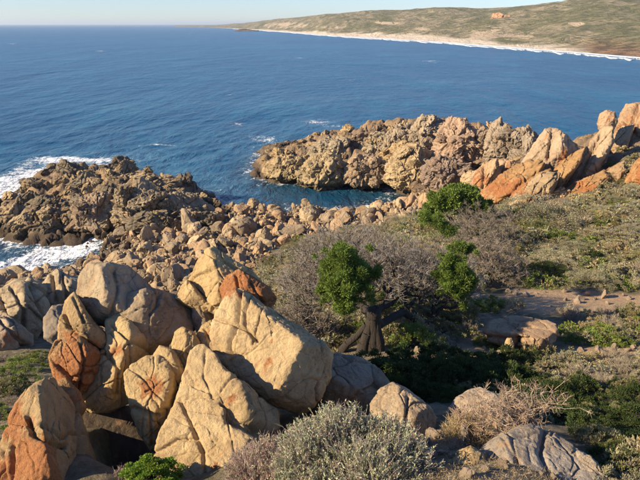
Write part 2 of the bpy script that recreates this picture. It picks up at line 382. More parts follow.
# ------------------------------------------------------------------ far headland
def sealevel(px, py):
    d = ray(px, py); t = CH/-d[2]; return d[0]*t, d[1]*t
shore = [(175, 26.7), (215, 27.8), (250, 29.5), (290, 32.3), (330, 35.6), (380, 38.6), (430, 41.5), (480, 45.3), (530, 49.2), (580, 53), (640, 58), (700, 63), (800, 72)]
SH = np.array([sealevel(*s) for s in shore]); shx = np.array([s[0] for s in shore])
ridge = [(175, 25.2, .35), (215, 25.2, .4), (250, 22.5, .5), (270, 19.8, .55), (290, 17.8, .6), (330, 14.0, .75), (380, 10.8, .9), (430, 9.5, 1.1), (480, 8.8, 1.25), (530, 5.5, 1.5), (580, 2.0, 1.6), (600, 1.6, 1.7), (640, 2.5, 1.8), (700, 0, 2), (800, -3, 2.2)]
NS, NT = 520, 130
sx = np.linspace(175, 800, NS); X0 = np.interp(sx, shx, SH[:, 0]); Y0 = np.interp(sx, shx, SH[:, 1])
rp = np.array(ridge); ry = np.interp(sx, rp[:, 0], rp[:, 1]); rd = np.interp(sx, rp[:, 0], rp[:, 2])
Y1 = Y0*(1+rd*.8)+150; d = ray(sx, ry); X1 = d[:, 0]/d[:, 1]*Y1; Z1 = CH+d[:, 2]/d[:, 1]*Y1
t = np.linspace(0, 1.25, NT); T, I = np.meshgrid(t, np.arange(NS)); 
X = X0[I]*(1-T)+X1[I]*T; Yh = Y0[I]*(1-T)+Y1[I]*T
prof = np.where(T < .06, T/.06*.05, .05+.95*np.sin(np.clip((T-.06)/.94, 0, 1.3)*pi/2)**1.15)
Zh = Z1[I]*prof
Pp = np.stack([X, Yh, Zh], -1).reshape(-1, 3)
rough_ = fbm(Pp*[.005, .003, 0]+3, 6)*17+fbm(Pp*[.03, .02, 0], 4)*3.2
env = (sstep(.05, .2, T)*sstep(1.05, .75, T)).ravel()*np.clip(Z1[I]/40, .1, 1).ravel()
Pp[:, 2] += rough_*env-.5
hx, hy = topix(Pp)
sandh = sstep(.075+.07*np.exp(-((hx-370)/110)**2), .035+.05*np.exp(-((hx-370)/110)**2), T.ravel()+fbm(Pp*[.02, .02, 0], 3)*.08)
def hb(cx, cy, sx_, sy_, a): return a*np.exp(-(((hx-cx)/sx_)**2+((hy-cy)/sy_)**2))
dune = hb(285, 25, 22, 3.2, 1.)+hb(330, 27, 18, 2.5, .7)+hb(388, 23, 16, 2.4, .8)+hb(480, 32, 28, 3, .9)+hb(505, 37, 30, 3, .8)+hb(577, 24, 10, 3, .8)+hb(590, 33, 14, 2, .4)+hb(420, 29, 16, 2, .6)
dune *= (1.1+2.4*fbm(Pp*[.02, .012, 0]+8, 4))
rkh = sstep(560, 600, hx)*sstep(.16, .04, T.ravel())
b = NB('headland_scrub'); v = b.n('ShaderNodeNewGeometry').outputs['Position']
n1 = b.noise(v, .012, 6, .65); n2 = b.noise(v, .07, 5, .65)
n1 = b.noise(b.n('ShaderNodeMapping', {0: v, 3: (1, .4, 1)}), .012, 8, .72, .6)
c = b.mix(b.ramp(n1, .40, .58), (.17, .165, .085), (.34, .285, .19)); c = b.mix(b.ramp(n2, .46, .58, 0, .8), c, (.10, .105, .058))
c = b.mix(b.ramp(b.noise(v, .02, 5, .7), .6, .72, 0, .5), c, (.30, .23, .16))
n7 = b.noise(b.n('ShaderNodeMapping', {0: v, 3: (1, .4, 1)}), .035, 7, .75, .5); sm = b.math('ADD', b.attr('dune'), b.math('MULTIPLY', b.math('SUBTRACT', n7, .5), 3.2)); c = b.mix(b.ramp(n7, .52, .62, 0, .75), c, (.105, .11, .06))
c = b.mix(b.ramp(sm, .45, .8), c, (.48, .385, .27)); c = b.mix(b.attr('rockshore'), c, b.mix(b.ramp(n2, .4, .6), (.30, .19, .11), (.12, .085, .06)))
c = b.mix(b.attr('sandy'), c, (.62, .53, .42))
M_HEAD = b.surf(b.n('ShaderNodeBsdfPrincipled', {'Base Color': c, 'Roughness': .95, 'Specular IOR Level': .1, 'Normal': b.bump(n7, 16., .9)}))
hd = link('headland', mesh('headland', Pp, grid_faces(NS, NT)[:, ::-1], M_HEAD, True, attrs={'sandy': sandh*(1-rkh), 'dune': dune, 'rockshore': rkh}))
tag(hd, 'long low scrub covered headland with dunes and a pale beach across the bay', kind='structure')
# surf line off the beach: a low bank of broken water, ragged on both sides
NSf = 900; sxf = np.linspace(236, 800, NSf); X0 = np.interp(sxf, shx, SH[:, 0]); Y0 = np.interp(sxf, shx, SH[:, 1])
nn = fbm(np.stack([sxf*.09, 0*sxf, 0*sxf], -1), 4); n2_ = fbm(np.stack([sxf*.12, 0*sxf+9, 0*sxf], -1), 4)
V = []; Fq = []
for kk, (o0, o1, amp) in enumerate([(-.01, .013, .022), (.045, .072, .03)]):
    a_ = o0+amp*.2*n2_; b_ = o1+amp*nn; 
    if kk: b_ = a_+np.maximum(.0, .02+.11*nn)
    k0 = sum(len(q) for q in V)
    for f_, zz in ((0, .02), (.5, .8), (1, .02)):
        s_ = 1-(a_*(1-f_)+b_*f_); V.append(np.stack([X0*s_, Y0*s_, 0*X0+zz-.1], -1))
    i = np.arange(NSf-1)
    for r in range(2): Fq.append(np.stack([k0+r*NSf+i, k0+r*NSf+i+1, k0+(r+1)*NSf+i+1, k0+(r+1)*NSf+i], -1))
b = NB('surf_foam'); M_SURF = b.surf(b.n('ShaderNodeBsdfPrincipled', {'Base Color': b.mix(b.noise(b.n('ShaderNodeNewGeometry').outputs['Position'], .08, 5, .7), (.42, .55, .62), (.84, .86, .87)), 'Roughness': .8}))
tag(link('surf', mesh('surf', np.concatenate(V), np.concatenate(Fq), M_SURF)), 'white surf breaking along the far beach', kind='stuff')

# ------------------------------------------------------------------ rocks
def planes(rs, n, flat=.0):
    N = norm(rs.randn(n, 3)); return N
def rock_shape(seed, n, npl=13, q=14, amp=.06, ridge=.0, joints=.0, jsc=(2.6, 1.7, .9)):
    rs = np.random.RandomState(seed); V, Fq = cubesphere(n)
    N = planes(rs, npl); dist = rs.uniform(.62, .95, npl)
    inv = np.power((np.maximum(V@N.T/dist, 0)**q).sum(1)+.9**q*.5, 1/q); P = V/inv[:, None]
    P = P*(rs.uniform(.7, 1.25, 3) if n > 20 else rs.uniform(.55, 1.35, 3))
    d = amp*fbm(P*1.7+seed, 4)+amp*.35*fbm(P*6+seed, 3)
    if ridge:
        c = RandRot(rs); J = P@c
        d += ridge*(.5*fbm(J*[2.2, 2.2, .7]+seed, 4, True)-.2)
    if joints:
        J2 = P@RandRot(rs); f1, f2, i_ = worley(J2*jsc+seed*3.1+.12*fbm(P*2+seed, 2)[:, None], .98); e = f2-f1
        tl = ((RV[i_]-.5)*P).sum(1)*1.5; d += joints*((RV[i_, 0]-.5)*1.3+tl-.75*np.exp(-(e/.05)**2))
    return P+V*d[:, None], Fq
def RandRot(rs):
    q, _ = np.linalg.qr(rs.randn(3, 3)); return q
STONES = [mesh('stone', *rock_shape(100+k, 15, 7+k % 3, 44, .025, .0, .10, (1.3, 1.1, .8)), M_STONE, False) for k in range(14)]
CRAGS = [mesh('crag', *rock_shape(300+k, 52, 10, 20, .12, .22, .26, (3.2, 2.0, 1.)), M_CRAG) for k in range(9)]

def boulder(name, label, outline, Y, D, facets=(), cracks=(), stains=(), n=64, color=(.44, .35, .235), mat=None, pexp=3.5, rough=1., seed=None, cat='boulder', group=None, q=42, joint=1., back=None, vert=False, rug=0., pieces=0):
    seed = seed if seed is not None else int(outline[0][0]*7+outline[0][1]*3) % 997
    rs = np.random.RandomState(seed); O = np.array(outline, float)
    x, y = O.T; x2, y2 = np.roll(O, -1, 0).T; cr = x*y2-x2*y; ar = cr.sum()/2
    cx, cy = ((x+x2)*cr).sum()/6/ar, ((y+y2)*cr).sum()/6/ar
    P0 = at(cx, cy, Y); d = norm(P0-CAM); tow = -d; right = norm(np.cross(d, [0, 0, 1.])); up = np.cross(right, d)
    def toab(q_):
        r = ray(np.array(q_)[:, 0], np.array(q_)[:, 1]); t = ((P0-CAM)@d)/(r@d); W_ = CAM+r*t[:, None]-P0
        return np.stack([W_@right, W_@up], -1)
    ab = toab(O); size = math.sqrt(abs(ar))*np.linalg.norm(P0-CAM)/F
    ph = np.linspace(0, 2*pi, 721)[:-1]; dr = np.stack([np.cos(ph), np.sin(ph)], -1); R = np.zeros(720)+.02
    for k in range(len(ab)):
        p0, p1 = ab[k], ab[(k+1) % len(ab)]; e = p1-p0
        den = dr[:, 0]*e[1]-dr[:, 1]*e[0]; den = np.where(abs(den) < 1e-9, 1e-9, den)
        t = (p0[0]*e[1]-p0[1]*e[0])/den; s = (p0[0]*dr[:, 1]-p0[1]*dr[:, 0])/den
        ok = (t > 0) & (s >= -1e-6) & (s <= 1+1e-6); R = np.where(ok, np.maximum(R, t), R)
    kr = np.exp(-np.linspace(-2, 2, 13)**2); kr /= kr.sum(); R = np.convolve(np.concatenate([R[-6:], R, R[:6]]), kr, 'valid')
    V, Fq = cubesphere(n)
    phi = np.arctan2(V[:, 1], V[:, 0]) % (2*pi); s = np.hypot(V[:, 0], V[:, 1]); Rv = np.interp(phi, np.append(ph, 2*pi), np.append(R, R[0]))
    Dm = np.where(V[:, 2] > 0, D, back or D)
    inv = ((s/Rv)**pexp+(np.abs(V[:, 2])/Dm)**pexp)**(1/pexp); base = V/inv[:, None]
    acc = inv**q
    fl = [(norm(np.array(f[:3], float)), f[3]) for f in facets]
    for k in range(9):
        nn = norm(np.array([rs.uniform(-1, 1), rs.uniform(-1, 1), 1 if k < 7 else -1])); fl.append((nn, rs.uniform(.80, .95)))
    for nn, k in fl:
        dist = (base@nn).max()*k; acc = acc+(np.maximum(V@nn, 0)/dist)**q
    P = V/np.power(acc, 1/q)[:, None]
    S = P/size+seed*1.7
    dd = size*rough*(.045*fbm(S*2.2, 4)+.02*fbm(S*7, 4, True)+.008*fbm(S*22, 2))
    J = S@RandRot(rs); J = J*[1.7, 1.1, 2.4] if not vert else (S@np.array([[1, .25, 0], [-.25, 1, 0], [0, 0, 1]]))*[3.4, 1.25, 3.0]
    f1, f2, i_ = worley(J+.22*fbm(S*2, 2)[:, None]); e = f2-f1
    dd += joint*size*(.035*(RV[i_, 0]-.5)+.10*((RV[i_]-.5)*(P/size)).sum(1)-.035*np.exp(-(e/.03)**2))
    k1, k2, ki = worley(S@RandRot(rs)*[5.5, 3.2, 4.2]+.2*fbm(S*5, 2)[:, None]); dd += rough*size*(.012*(RV[ki, 1]-.5)-.010*np.exp(-((k2-k1)/.05)**2)*(RV[ki, 2] > .35))
    if rug: dd += rug*size*(.075*(fbm((S@RandRot(rs))*[5, 2.4, 4], 4, True)-.3)+.03*fbm(S*11, 3, True))
    ab2 = P[:, :2]; frontm = (V[:, 2] > -.1)
    for ck in cracks:
        w_ = ck[0]; dp = ck[1]; pts = toab(ck[2]); dm = np.full(len(P), 1e9)
        wob = .04*size*perlin(S*5)
        for k in range(len(pts)-1):
            e = pts[k+1]-pts[k]; t = np.clip(((ab2-pts[k])@e)/(e@e), 0, 1); dm = np.minimum(dm, np.linalg.norm(ab2-pts[k]-t[:, None]*e, axis=1))
        dd -= dp*np.exp(-((dm+wob*0+abs(wob)*.3)/w_)**2)*frontm
    st = np.zeros(len(P))
    for sx_, sy_, rx, ry_, am in stains:
        c0, c1 = toab([(sx_, sy_), (sx_+rx, sy_)]), toab([(sx_, sy_+ry_), (sx_, sy_)])
        ru = abs(c0[1, 0]-c0[0, 0]); rv_ = abs(c1[1, 1]-c1[0, 1])
        st = np.maximum(st, am*np.exp(-(((ab2[:, 0]-c0[0, 0])/ru)**2+((ab2[:, 1]-c0[0, 1])/rv_)**2)*.7))
    P = P+V*dd[:, None]
    Wd = P[:, :1]*right+P[:, 1:2]*up+P[:, 2:3]*tow
    o = link(name, mesh(name, Wd, Fq, mat or M_ROCK, attrs={'stain': st}), P0, color=color)
    if pieces:
        k_ = 0; xs_, ys_ = O.T
        while k_ < pieces:
            qx_, qy_ = rs.uniform(xs_.min(), xs_.max()), rs.uniform(ys_.min()+2, ys_.max())
            if not inpoly(np.array([qx_]), np.array([qy_]), outline)[0]: continue
            k_ += 1; ab_ = toab([(qx_, qy_)])[0]; rel = min(1, np.hypot(*ab_)/(size*.62)); r_ = size*rs.uniform(.10, .24)
            pp = right*ab_[0]+up*ab_[1]+tow*D*(.95*math.sqrt(max(0, 1-rel**2.4))-.06)
            link('rock', CRAGS[rs.randint(len(CRAGS))], pp, parent=o, rot=(rs.uniform(-.6, .6), rs.uniform(-.6, .6), rs.uniform(0, 6.3)), scale=(r_*1.15, r_*1.1, r_*rs.uniform(.6, 1.1)), color=np.array(color)*rs.uniform(.72, 1.12))
    return tag(o, label, cat, group)
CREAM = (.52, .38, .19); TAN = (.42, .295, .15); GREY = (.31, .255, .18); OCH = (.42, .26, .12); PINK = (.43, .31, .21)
GF = 'big granite boulders piled in the left foreground'
B = boulder
B('boulder', 'large smooth rounded grey boulder crowning the foreground pile, its left edge sunlit',
  [(77, 292), (81, 274), (92, 264), (108, 263), (128, 267), (142, 279), (153, 291), (162, 300), (160, 318), (140, 328), (112, 328), (92, 322), (82, 312)], 14.0, 1.2,
  [(.62, .30, .72, .66), (-.85, .1, .5, .72)], [(.05, .12, [(113, 272), (117, 290), (112, 312)])], [], 84, (.41, .325, .215), joint=.35, group=GF)
B('boulder', 'broad shaded grey boulder wedged right below the rounded crowning boulder',
  [(106, 312), (122, 296), (148, 288), (176, 296), (195, 307), (200, 321), (192, 334), (174, 337), (168, 348), (158, 358), (140, 358), (120, 345)], 13.7, 1.1,
  [(.62, .4, .68, .62)], [(.05, .12, [(158, 296), (156, 306), (150, 314)])], [], 70, (.40, .315, .205), joint=.4, group=GF)
B('boulder', 'upright cream boulder with a slanting ridge standing between the cave and shaded boulder',
  [(104, 322), (117, 313), (130, 322), (142, 335), (153, 346), (148, 358), (136, 366), (132, 385), (132, 403), (112, 413), (92, 413), (77, 404), (86, 386), (98, 364), (106, 345), (106, 332)], 12.6, 1.0,
  [(-.55, .3, .8, .72), (.65, -.35, .65, .72), (-.3, .75, .6, .85)], [(.05, .16, [(112, 325), (128, 340), (150, 352)]), (.04, .12, [(104, 352), (118, 368), (116, 395)])], [(118, 350, 9, 8, .75)], 84, CREAM, group=GF)
B('boulder', 'tan cracked boulder leaning on the left below the rounded crowning boulder',
  [(58, 340), (60, 322), (65, 303), (75, 294), (84, 308), (93, 321), (105, 333), (110, 347), (104, 358), (86, 354), (70, 350)], 12.9, .95,
  [(-.6, .2, .75, .75), (.3, .5, .8, .82)], [(.045, .14, [(64, 312), (70, 328), (84, 338), (100, 352)]), (.03, .08, [(74, 300), (84, 322)])], [(72, 335, 10, 8, .8), (92, 345, 10, 6, .8)], 76, TAN, group=GF)
B('boulder', 'rust orange blocky boulder at the left of the cream ridge',
  [(49, 358), (56, 342), (70, 336), (88, 342), (103, 352), (97, 372), (87, 392), (76, 402), (62, 393), (55, 376)], 12.2, .85,
  [(-.35, .35, .8, .72), (.6, -.3, .7, .8), (.1, -.75, .5, .85)], [(.04, .12, [(58, 366), (72, 378), (90, 372)]), (.03, .1, [(80, 340), (84, 360), (78, 392)])], [(74, 365, 26, 26, 1.15)], 76, OCH, rough=1.3, group=GF)
B('boulder', 'tall orange streaked boulder filling the bottom left corner beside the dark cave',
  [(-8, 470), (4, 436), (14, 410), (27, 393), (36, 385), (50, 378), (62, 387), (74, 402), (84, 430), (94, 462), (102, 500), (60, 520), (-15, 510)], 9.6, 1.15,
  [(-.6, .3, .7, .72), (.85, .12, .42, .55), (.1, .7, .7, .85)], [(.05, .2, [(30, 420), (36, 438), (52, 446), (62, 448)]), (.04, .12, [(2, 452), (8, 480)]), (.04, .12, [(16, 448), (14, 480)])],
  [(14, 425, 14, 26, 1.1), (34, 466, 24, 26, 1.2), (8, 470, 12, 20, 1.)], 100, TAN, group=GF)
B('boulder', 'recessed boulder forming the cave back wall, coloured dark in place of shade', [(56, 398), (80, 404), (112, 411), (134, 404), (148, 438), (154, 470), (140, 500), (90, 520), (50, 470)], 11.7, .35, [(0, 0, 1, .7)], [], [], 50, (.13, .10, .075), group=GF)  # cave shade is put into this boulder's dark brown colour
B('boulder', 'small rusty boulder added between the orange blocky boulder and corner boulder to shade the cave', [(52, 384), (66, 379), (80, 393), (86, 408), (80, 420), (60, 414)], 11.1, .45, [], [], [(66, 398, 16, 14, .8)], 40, OCH, group=GF)  # added filler boulder, blocks the sun that would reach into the cave
B('boulder', 'cream block with an orange cross cracked face right of the cave',
  [(124, 374), (132, 364), (146, 357), (158, 357), (168, 364), (174, 376), (175, 390), (171, 404), (166, 424), (159, 444), (151, 452), (141, 434), (133, 416), (130, 402), (126, 390)], 11.3, .8,
  [(-.25, .3, .85, .72), (.5, -.4, .6, .88)], [(.025, .06, [(140, 376), (147, 383), (152, 391), (161, 399)]), (.02, .045, [(162, 381), (153, 389), (146, 392)]), (.045, .16, [(134, 408), (146, 412), (158, 416)]), (.035, .1, [(150, 414), (152, 446)])],
  [(152, 388, 15, 13, .95)], 80, CREAM, group=GF)
B('boulder', 'small upright pale boulder perched above the cross cracked block',
  [(172, 346), (175, 333), (183, 328), (193, 333), (199, 343), (197, 356), (192, 370), (188, 382), (180, 376), (176, 362)], 12.3, .45, [(-.5, .35, .75, .75)], [], [], 44, CREAM, group=GF)
B('boulder', 'small slanted pale wedge leaning against the little upright boulder',
  [(152, 358), (160, 346), (171, 349), (180, 361), (187, 378), (184, 390), (176, 384), (166, 372)], 11.7, .45, [(-.4, .4, .8, .78)], [], [(172, 372, 5, 6, .6)], 44, CREAM, group=GF)
B('boulder', 'great pale triangular slab at the bottom centre split by a diagonal ridge',
  [(196, 347), (205, 347), (215, 356), (224, 372), (245, 388), (262, 400), (276, 412), (279, 428), (264, 446), (264, 470), (268, 510), (158, 515), (156, 468), (159, 442), (169, 420), (178, 396), (186, 371), (190, 355)], 10.4, 1.3,
  [(-.30, .32, .9, .62), (.7, .35, .6, .86)],
  [(.16, .42, [(234, 418), (248, 426), (266, 436)]), (.05, .16, [(222, 406), (236, 412), (270, 432)]), (.04, .13, [(180, 400), (190, 420), (204, 452), (206, 480)]), (.03, .08, [(206, 352), (204, 380), (214, 400)]), (.035, .1, [(160, 452), (180, 440), (196, 440)])],
  [(222, 470, 22, 9, .75), (232, 404, 8, 5, .7)], 128, (.54, .40, .215), rough=.9, joint=.7, group=GF)
B('boulder', 'huge pale diamond shaped slab leaning in the centre foreground with cracked upper left',
  [(226, 292), (240, 287), (252, 294), (264, 305), (282, 317), (302, 328), (320, 341), (329, 354), (328, 374), (319, 395), (309, 409), (300, 413), (284, 409), (264, 401), (249, 390), (234, 375), (221, 362), (212, 346), (214, 325), (221, 307)], 12.2, 1.35,
  [(-.42, .16, .88, .56), (.5, .8, .35, .80), (.8, -.1, .6, .88), (.05, -.85, .5, .86)],
  [(.045, .18, [(240, 290), (239, 308), (238, 322), (232, 342), (231, 362)]), (.04, .15, [(218, 320), (232, 324), (248, 331), (258, 342)]), (.035, .12, [(250, 296), (245, 312), (246, 330)]), (.03, .1, [(318, 345), (322, 365), (312, 385), (314, 400)]), (.03, .07, [(262, 312), (254, 345)])],
  [(228, 292, 14, 7, .8), (275, 350, 16, 12, .35)], 128, (.53, .395, .215), rough=.8, joint=.4, group=GF)
B('boulder', 'pointed pale boulder rising behind the huge diamond shaped slab',
  [(188, 282), (197, 267), (206, 251), (214, 247), (222, 253), (236, 262), (251, 271), (262, 281), (262, 300), (240, 304), (222, 316), (208, 312), (196, 296)], 14.6, 1.1,
  [(-.7, .25, .65, .66), (.45, .55, .7, .66)], [(.04, .14, [(190, 286), (202, 296), (214, 308)]), (.04, .1, [(224, 262), (240, 274)])], [(238, 276, 16, 8, .55)], 84, CREAM, group=GF)
B('boulder', 'bright orange jagged boulder on the upper edge of the huge slab',
  [(220, 288), (228, 276), (240, 271), (254, 278), (268, 287), (275, 300), (266, 308), (252, 304), (240, 298), (226, 304)], 13.6, .6, [(-.5, .4, .75, .75)], [(.03, .1, [(236, 276), (240, 296)]), (.03, .09, [(250, 282), (262, 302)])],
  [(246, 288, 30, 18, 1.3)], 60, OCH, rough=1.5, group=GF)
B('boulder', 'small pale pointed boulder left of the tall pointed boulder',
  [(175, 298), (181, 287), (188, 280), (196, 289), (206, 300), (214, 310), (205, 314), (190, 308)], 14.0, .5, [(-.5, .4, .75, .75)], [], [], 44, CREAM, group=GF)
B('boulder', 'shaded grey boulder sunk in the gap left of the huge slab',
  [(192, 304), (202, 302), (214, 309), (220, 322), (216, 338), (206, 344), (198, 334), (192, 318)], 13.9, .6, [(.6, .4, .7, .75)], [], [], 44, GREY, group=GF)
B('boulder', 'rough tan knob pinched between the two big pale slabs',
  [(196, 338), (202, 327), (211, 321), (219, 330), (226, 346), (230, 362), (220, 362), (207, 350)], 12.7, .45, [(-.4, .4, .8, .8)], [(.03, .08, [(205, 330), (214, 350)])], [(208, 334, 6, 6, .6)], 48, CREAM, rough=1.8, group=GF)
B('boulder', 'shaded grey slab behind the silvery bush right of the huge slab',
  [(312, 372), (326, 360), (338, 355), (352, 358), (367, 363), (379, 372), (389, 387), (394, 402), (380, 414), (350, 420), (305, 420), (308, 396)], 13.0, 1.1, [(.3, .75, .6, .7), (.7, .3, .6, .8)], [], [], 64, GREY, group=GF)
B('boulder', 'rounded tan boulder beside the right end of the silvery bush',
  [(371, 404), (381, 391), (393, 384), (405, 389), (418, 399), (430, 405), (438, 418), (437, 434), (425, 444), (404, 444), (385, 436), (373, 420)], 10.9, .75, [(-.4, .5, .8, .78), (.7, .1, .6, .82)], [(.035, .1, [(408, 398), (406, 420), (412, 438)])], [], 80, (.46, .36, .24))
B('boulder', 'tan boulder with sunlit top directly behind the bare twiggy bush',
  [(448, 410), (457, 397), (469, 389), (480, 386), (495, 393), (506, 402), (512, 414), (502, 426), (470, 430), (450, 424)], 11.6, .8, [(-.2, .85, .5, .74), (.2, .1, .9, .8)], [], [], 64, (.42, .34, .25))
B('boulder', 'small rounded pale boulder low at the bottom edge left of bare bush',
  [(448, 464), (457, 452), (471, 446), (484, 454), (489, 470), (486, 492), (452, 494), (444, 478)], 8.4, .5, [(-.4, .4, .8, .8)], [], [], 60, CREAM)
B('boulder', 'broad grey boulder in the bottom right under the bare twiggy bush',
  [(478, 455), (496, 440), (512, 430), (532, 424), (552, 430), (570, 443), (588, 456), (602, 470), (618, 500), (560, 522), (480, 515), (472, 482)], 8.75, 1.1, [(.25, .75, .65, .66), (-.7, .2, .7, .85), (.8, .1, .5, .8)], [(.05, .14, [(545, 430), (540, 455), (552, 480)]), (.04, .1, [(505, 440), (520, 465), (516, 480)])], [], 100, (.37, .32, .26))
B('boulder', 'knobbly stone jutting at the right end of the broad grey boulder',
  [(566, 470), (570, 458), (578, 452), (590, 456), (600, 466), (608, 482), (598, 492), (574, 490)], 8.5, .4, [(-.6, .3, .7, .8)], [], [], 50, (.42, .35, .27), rough=1.5)
B('boulder', 'dark boulder cut by the right edge of the photo in shade',
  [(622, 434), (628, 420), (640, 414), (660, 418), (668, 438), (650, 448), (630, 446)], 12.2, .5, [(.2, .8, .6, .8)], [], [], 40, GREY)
GL = 'weathered grey rocks down the slope on the left'
B('boulder', 'ribbed pale grey boulder at the left edge above the green shrubs',
  [(-22, 328), (-16, 302), (0, 290), (14, 282), (28, 279), (42, 289), (49, 304), (48, 326), (38, 342), (18, 340), (-10, 346)], 27, 2.2, [(-.5, .5, .7, .7), (.75, .2, .6, .8)], [(.10, .35, [(12, 288), (24, 310), (22, 335)]), (.08, .25, [(30, 285), (36, 305), (46, 320)]), (.08, .25, [(0, 296), (8, 318)])], [], 76, (.45, .365, .235), joint=1.4, group=GL)
B('boulder', 'brown low boulder at the left edge under the ribbed grey one',
  [(-24, 345), (-10, 320), (4, 314), (16, 323), (29, 336), (30, 352), (14, 364), (-24, 368)], 24, 1.6, [(-.3, .7, .6, .75)], [(.08, .25, [(0, 320), (14, 338), (26, 346)])], [(8, 340, 12, 12, .5)], 60, (.38, .30, .21), joint=1.4, group=GL)
B('boulder', 'pale fluted boulder left of the rounded crowning boulder near the inlet',
  [(40, 290), (48, 276), (58, 270), (68, 276), (82, 279), (88, 290), (84, 304), (66, 308), (50, 306)], 30, 1.8, [(-.6, .4, .7, .75)], [(.08, .3, [(52, 274), (56, 300)]), (.08, .3, [(62, 272), (68, 304)])], [], 56, (.44, .355, .235), joint=1.4, group=GL)
B('boulder', 'dark shaded block between the fluted boulder and tan cracked boulder',
  [(44, 318), (52, 306), (66, 304), (74, 314), (68, 332), (56, 344), (44, 338)], 22, 1.3, [(.5, .4, .7, .75)], [], [], 48, (.30, .25, .19), group=GL)
# table rock on the slope
tb = B('table_boulder', 'flat topped brown boulder with a split underside beside the sandy track',
  [(483, 331), (490, 321), (512, 316), (538, 318), (553, 324), (557, 336), (550, 349), (540, 354), (522, 351), (502, 346), (489, 341)], 20.6, 1.25,
  [(0, .88, .5, .45), (-.4, .3, .85, .9), (.85, .1, .5, .85), (0, -.3, .95, .8)], [(.16, .5, [(517, 340), (517, 356)]), (.06, .2, [(486, 336), (505, 339), (530, 338)]), (.04, .08, [(500, 322), (548, 330)])], [(520, 326, 30, 6, .25)], 80, (.42, .295, .185), pexp=3.4)
B('boulder', 'small pale prop stone under the flat topped brown boulder',
  [(504, 345), (507, 338), (512, 338), (514, 346), (512, 354), (505, 354)], 19.2, .2, [], [], [], 30, CREAM)
# ------------------------------------------------------------------ outcrop and promontory masses
GR_ = 'orange granite outcrop climbing at the right edge'
K = dict(mat=M_CRAG, joint=1.5, rough=1.4, n=66, vert=True, rug=.7)
def C(label, outline, Y, D, facets=(), cracks=(), stains=(), color=PINK, group=GR_, **kw):
    k = dict(K); k.update(kw); return B('crag', label, outline, Y, D, facets, cracks, stains, color=color, cat='crag', group=group, **k)
C('long smooth orange rock ramp sloping down towards the grey heath', [(466, 208), (478, 196), (497, 182), (516, 168), (530, 160), (546, 168), (548, 184), (540, 200), (520, 208), (490, 216)], 62, 3.5, [(-.5, .7, .6, .55)], [(.25, .6, [(545, 168), (520, 186), (500, 205)])], [(505, 190, 30, 14, .8)], OCH)
C('cream topped pinnacle at the head of the long orange ramp', [(520, 170), (530, 154), (538, 142), (546, 133), (557, 132), (567, 139), (576, 150), (574, 162), (560, 174), (548, 184), (532, 184)], 65, 3.2, [(-.6, .4, .7, .62)], [(.2, .6, [(552, 134), (548, 160)])], [(560, 160, 14, 10, .6)], (.46, .35, .235), n=70)
C('long leaning slab just left of the right hand summit', [(556, 196), (566, 180), (580, 160), (592, 142), (601, 131), (611, 130), (614, 142), (604, 160), (594, 178), (580, 192), (566, 202)], 65, 2.8, [(-.6, .5, .65, .62)], [(.2, .7, [(602, 134), (584, 168), (572, 190)])], [(580, 178, 10, 12, .4)], (.47, .35, .225), n=76)
C('narrow leaning slab below the long slab on the right', [(536, 196), (546, 180), (560, 165), (574, 152), (584, 148), (580, 162), (566, 182), (554, 200), (540, 204)], 62, 2.2, [(-.5, .6, .6, .65)], [], [(550, 190, 14, 10, .7)], OCH)
C('rounded orange head balanced on top of the leaning slab', [(598, 125), (600, 115), (607, 111), (614, 113), (617, 121), (612, 134), (603, 135)], 68, 1.1, [(-.6, .3, .7, .75)], [], [(608, 122, 10, 10, .5)], (.47, .33, .21), joint=.4, n=40)
C('broad orange summit rock cut by the right edge', [(602, 166), (611, 146), (619, 124), (628, 109), (640, 106), (662, 112), (680, 150), (660, 172), (630, 172), (612, 182)], 72, 4.5, [(-.55, .5, .65, .62), (.1, .5, .8, .8)], [(.25, .8, [(640, 108), (628, 140), (612, 170)]), (.2, .5, [(625, 122), (640, 138)])], [(632, 130, 20, 20, .55)], (.46, .32, .2), n=80)
C('low orange shelf under the leaning slabs at the shrub line', [(555, 204), (566, 190), (584, 180), (602, 172), (608, 180), (598, 192), (580, 204), (562, 212)], 59, 2.2, [(-.4, .7, .5, .6)], [], [(580, 192, 24, 10, 1.0)], OCH)
C('orange block low on the left side of the ramp', [(470, 192), (474, 177), (484, 165), (496, 160), (500, 172), (494, 188), (482, 200)], 71, 1.8, [(-.6, .4, .65, .65)], [(.2, .6, [(484, 166), (482, 196)])], [(484, 182, 14, 14, .7)], (.46, .32, .19))
C('cracked orange block right of its twin below the dark crags', [(492, 190), (494, 172), (500, 161), (512, 161), (522, 168), (520, 180), (506, 192)], 73, 1.8, [(-.5, .4, .7, .65)], [], [(506, 176, 14, 12, .7)], (.45, .31, .19))
C('orange sunlit rock face under the right hand summit', [(598, 190), (606, 172), (622, 156), (640, 148), (664, 150), (676, 176), (650, 186), (622, 192)], 66, 3.2, [(-.4, .7, .55, .6)], [(.2, .5, [(640, 150), (620, 180)])], [(625, 172, 26, 14, .6)], (.44, .31, .2), n=70)
C('grey orange ledge rock filling the gap between the leaning slabs', [(572, 186), (582, 168), (596, 152), (608, 150), (612, 168), (600, 186), (584, 194)], 69, 2.6, [(-.4, .6, .6, .65)], [], [(590, 172, 14, 12, .4)], (.40, .30, .2))
C('low tan slab parallel to the long orange ramp on its right', [(498, 208), (520, 190), (544, 173), (557, 176), (549, 193), (526, 208)], 59, 1.8, [(-.5, .6, .6, .6)], [], [(530, 192, 16, 10, .5)], (.43, .32, .19))
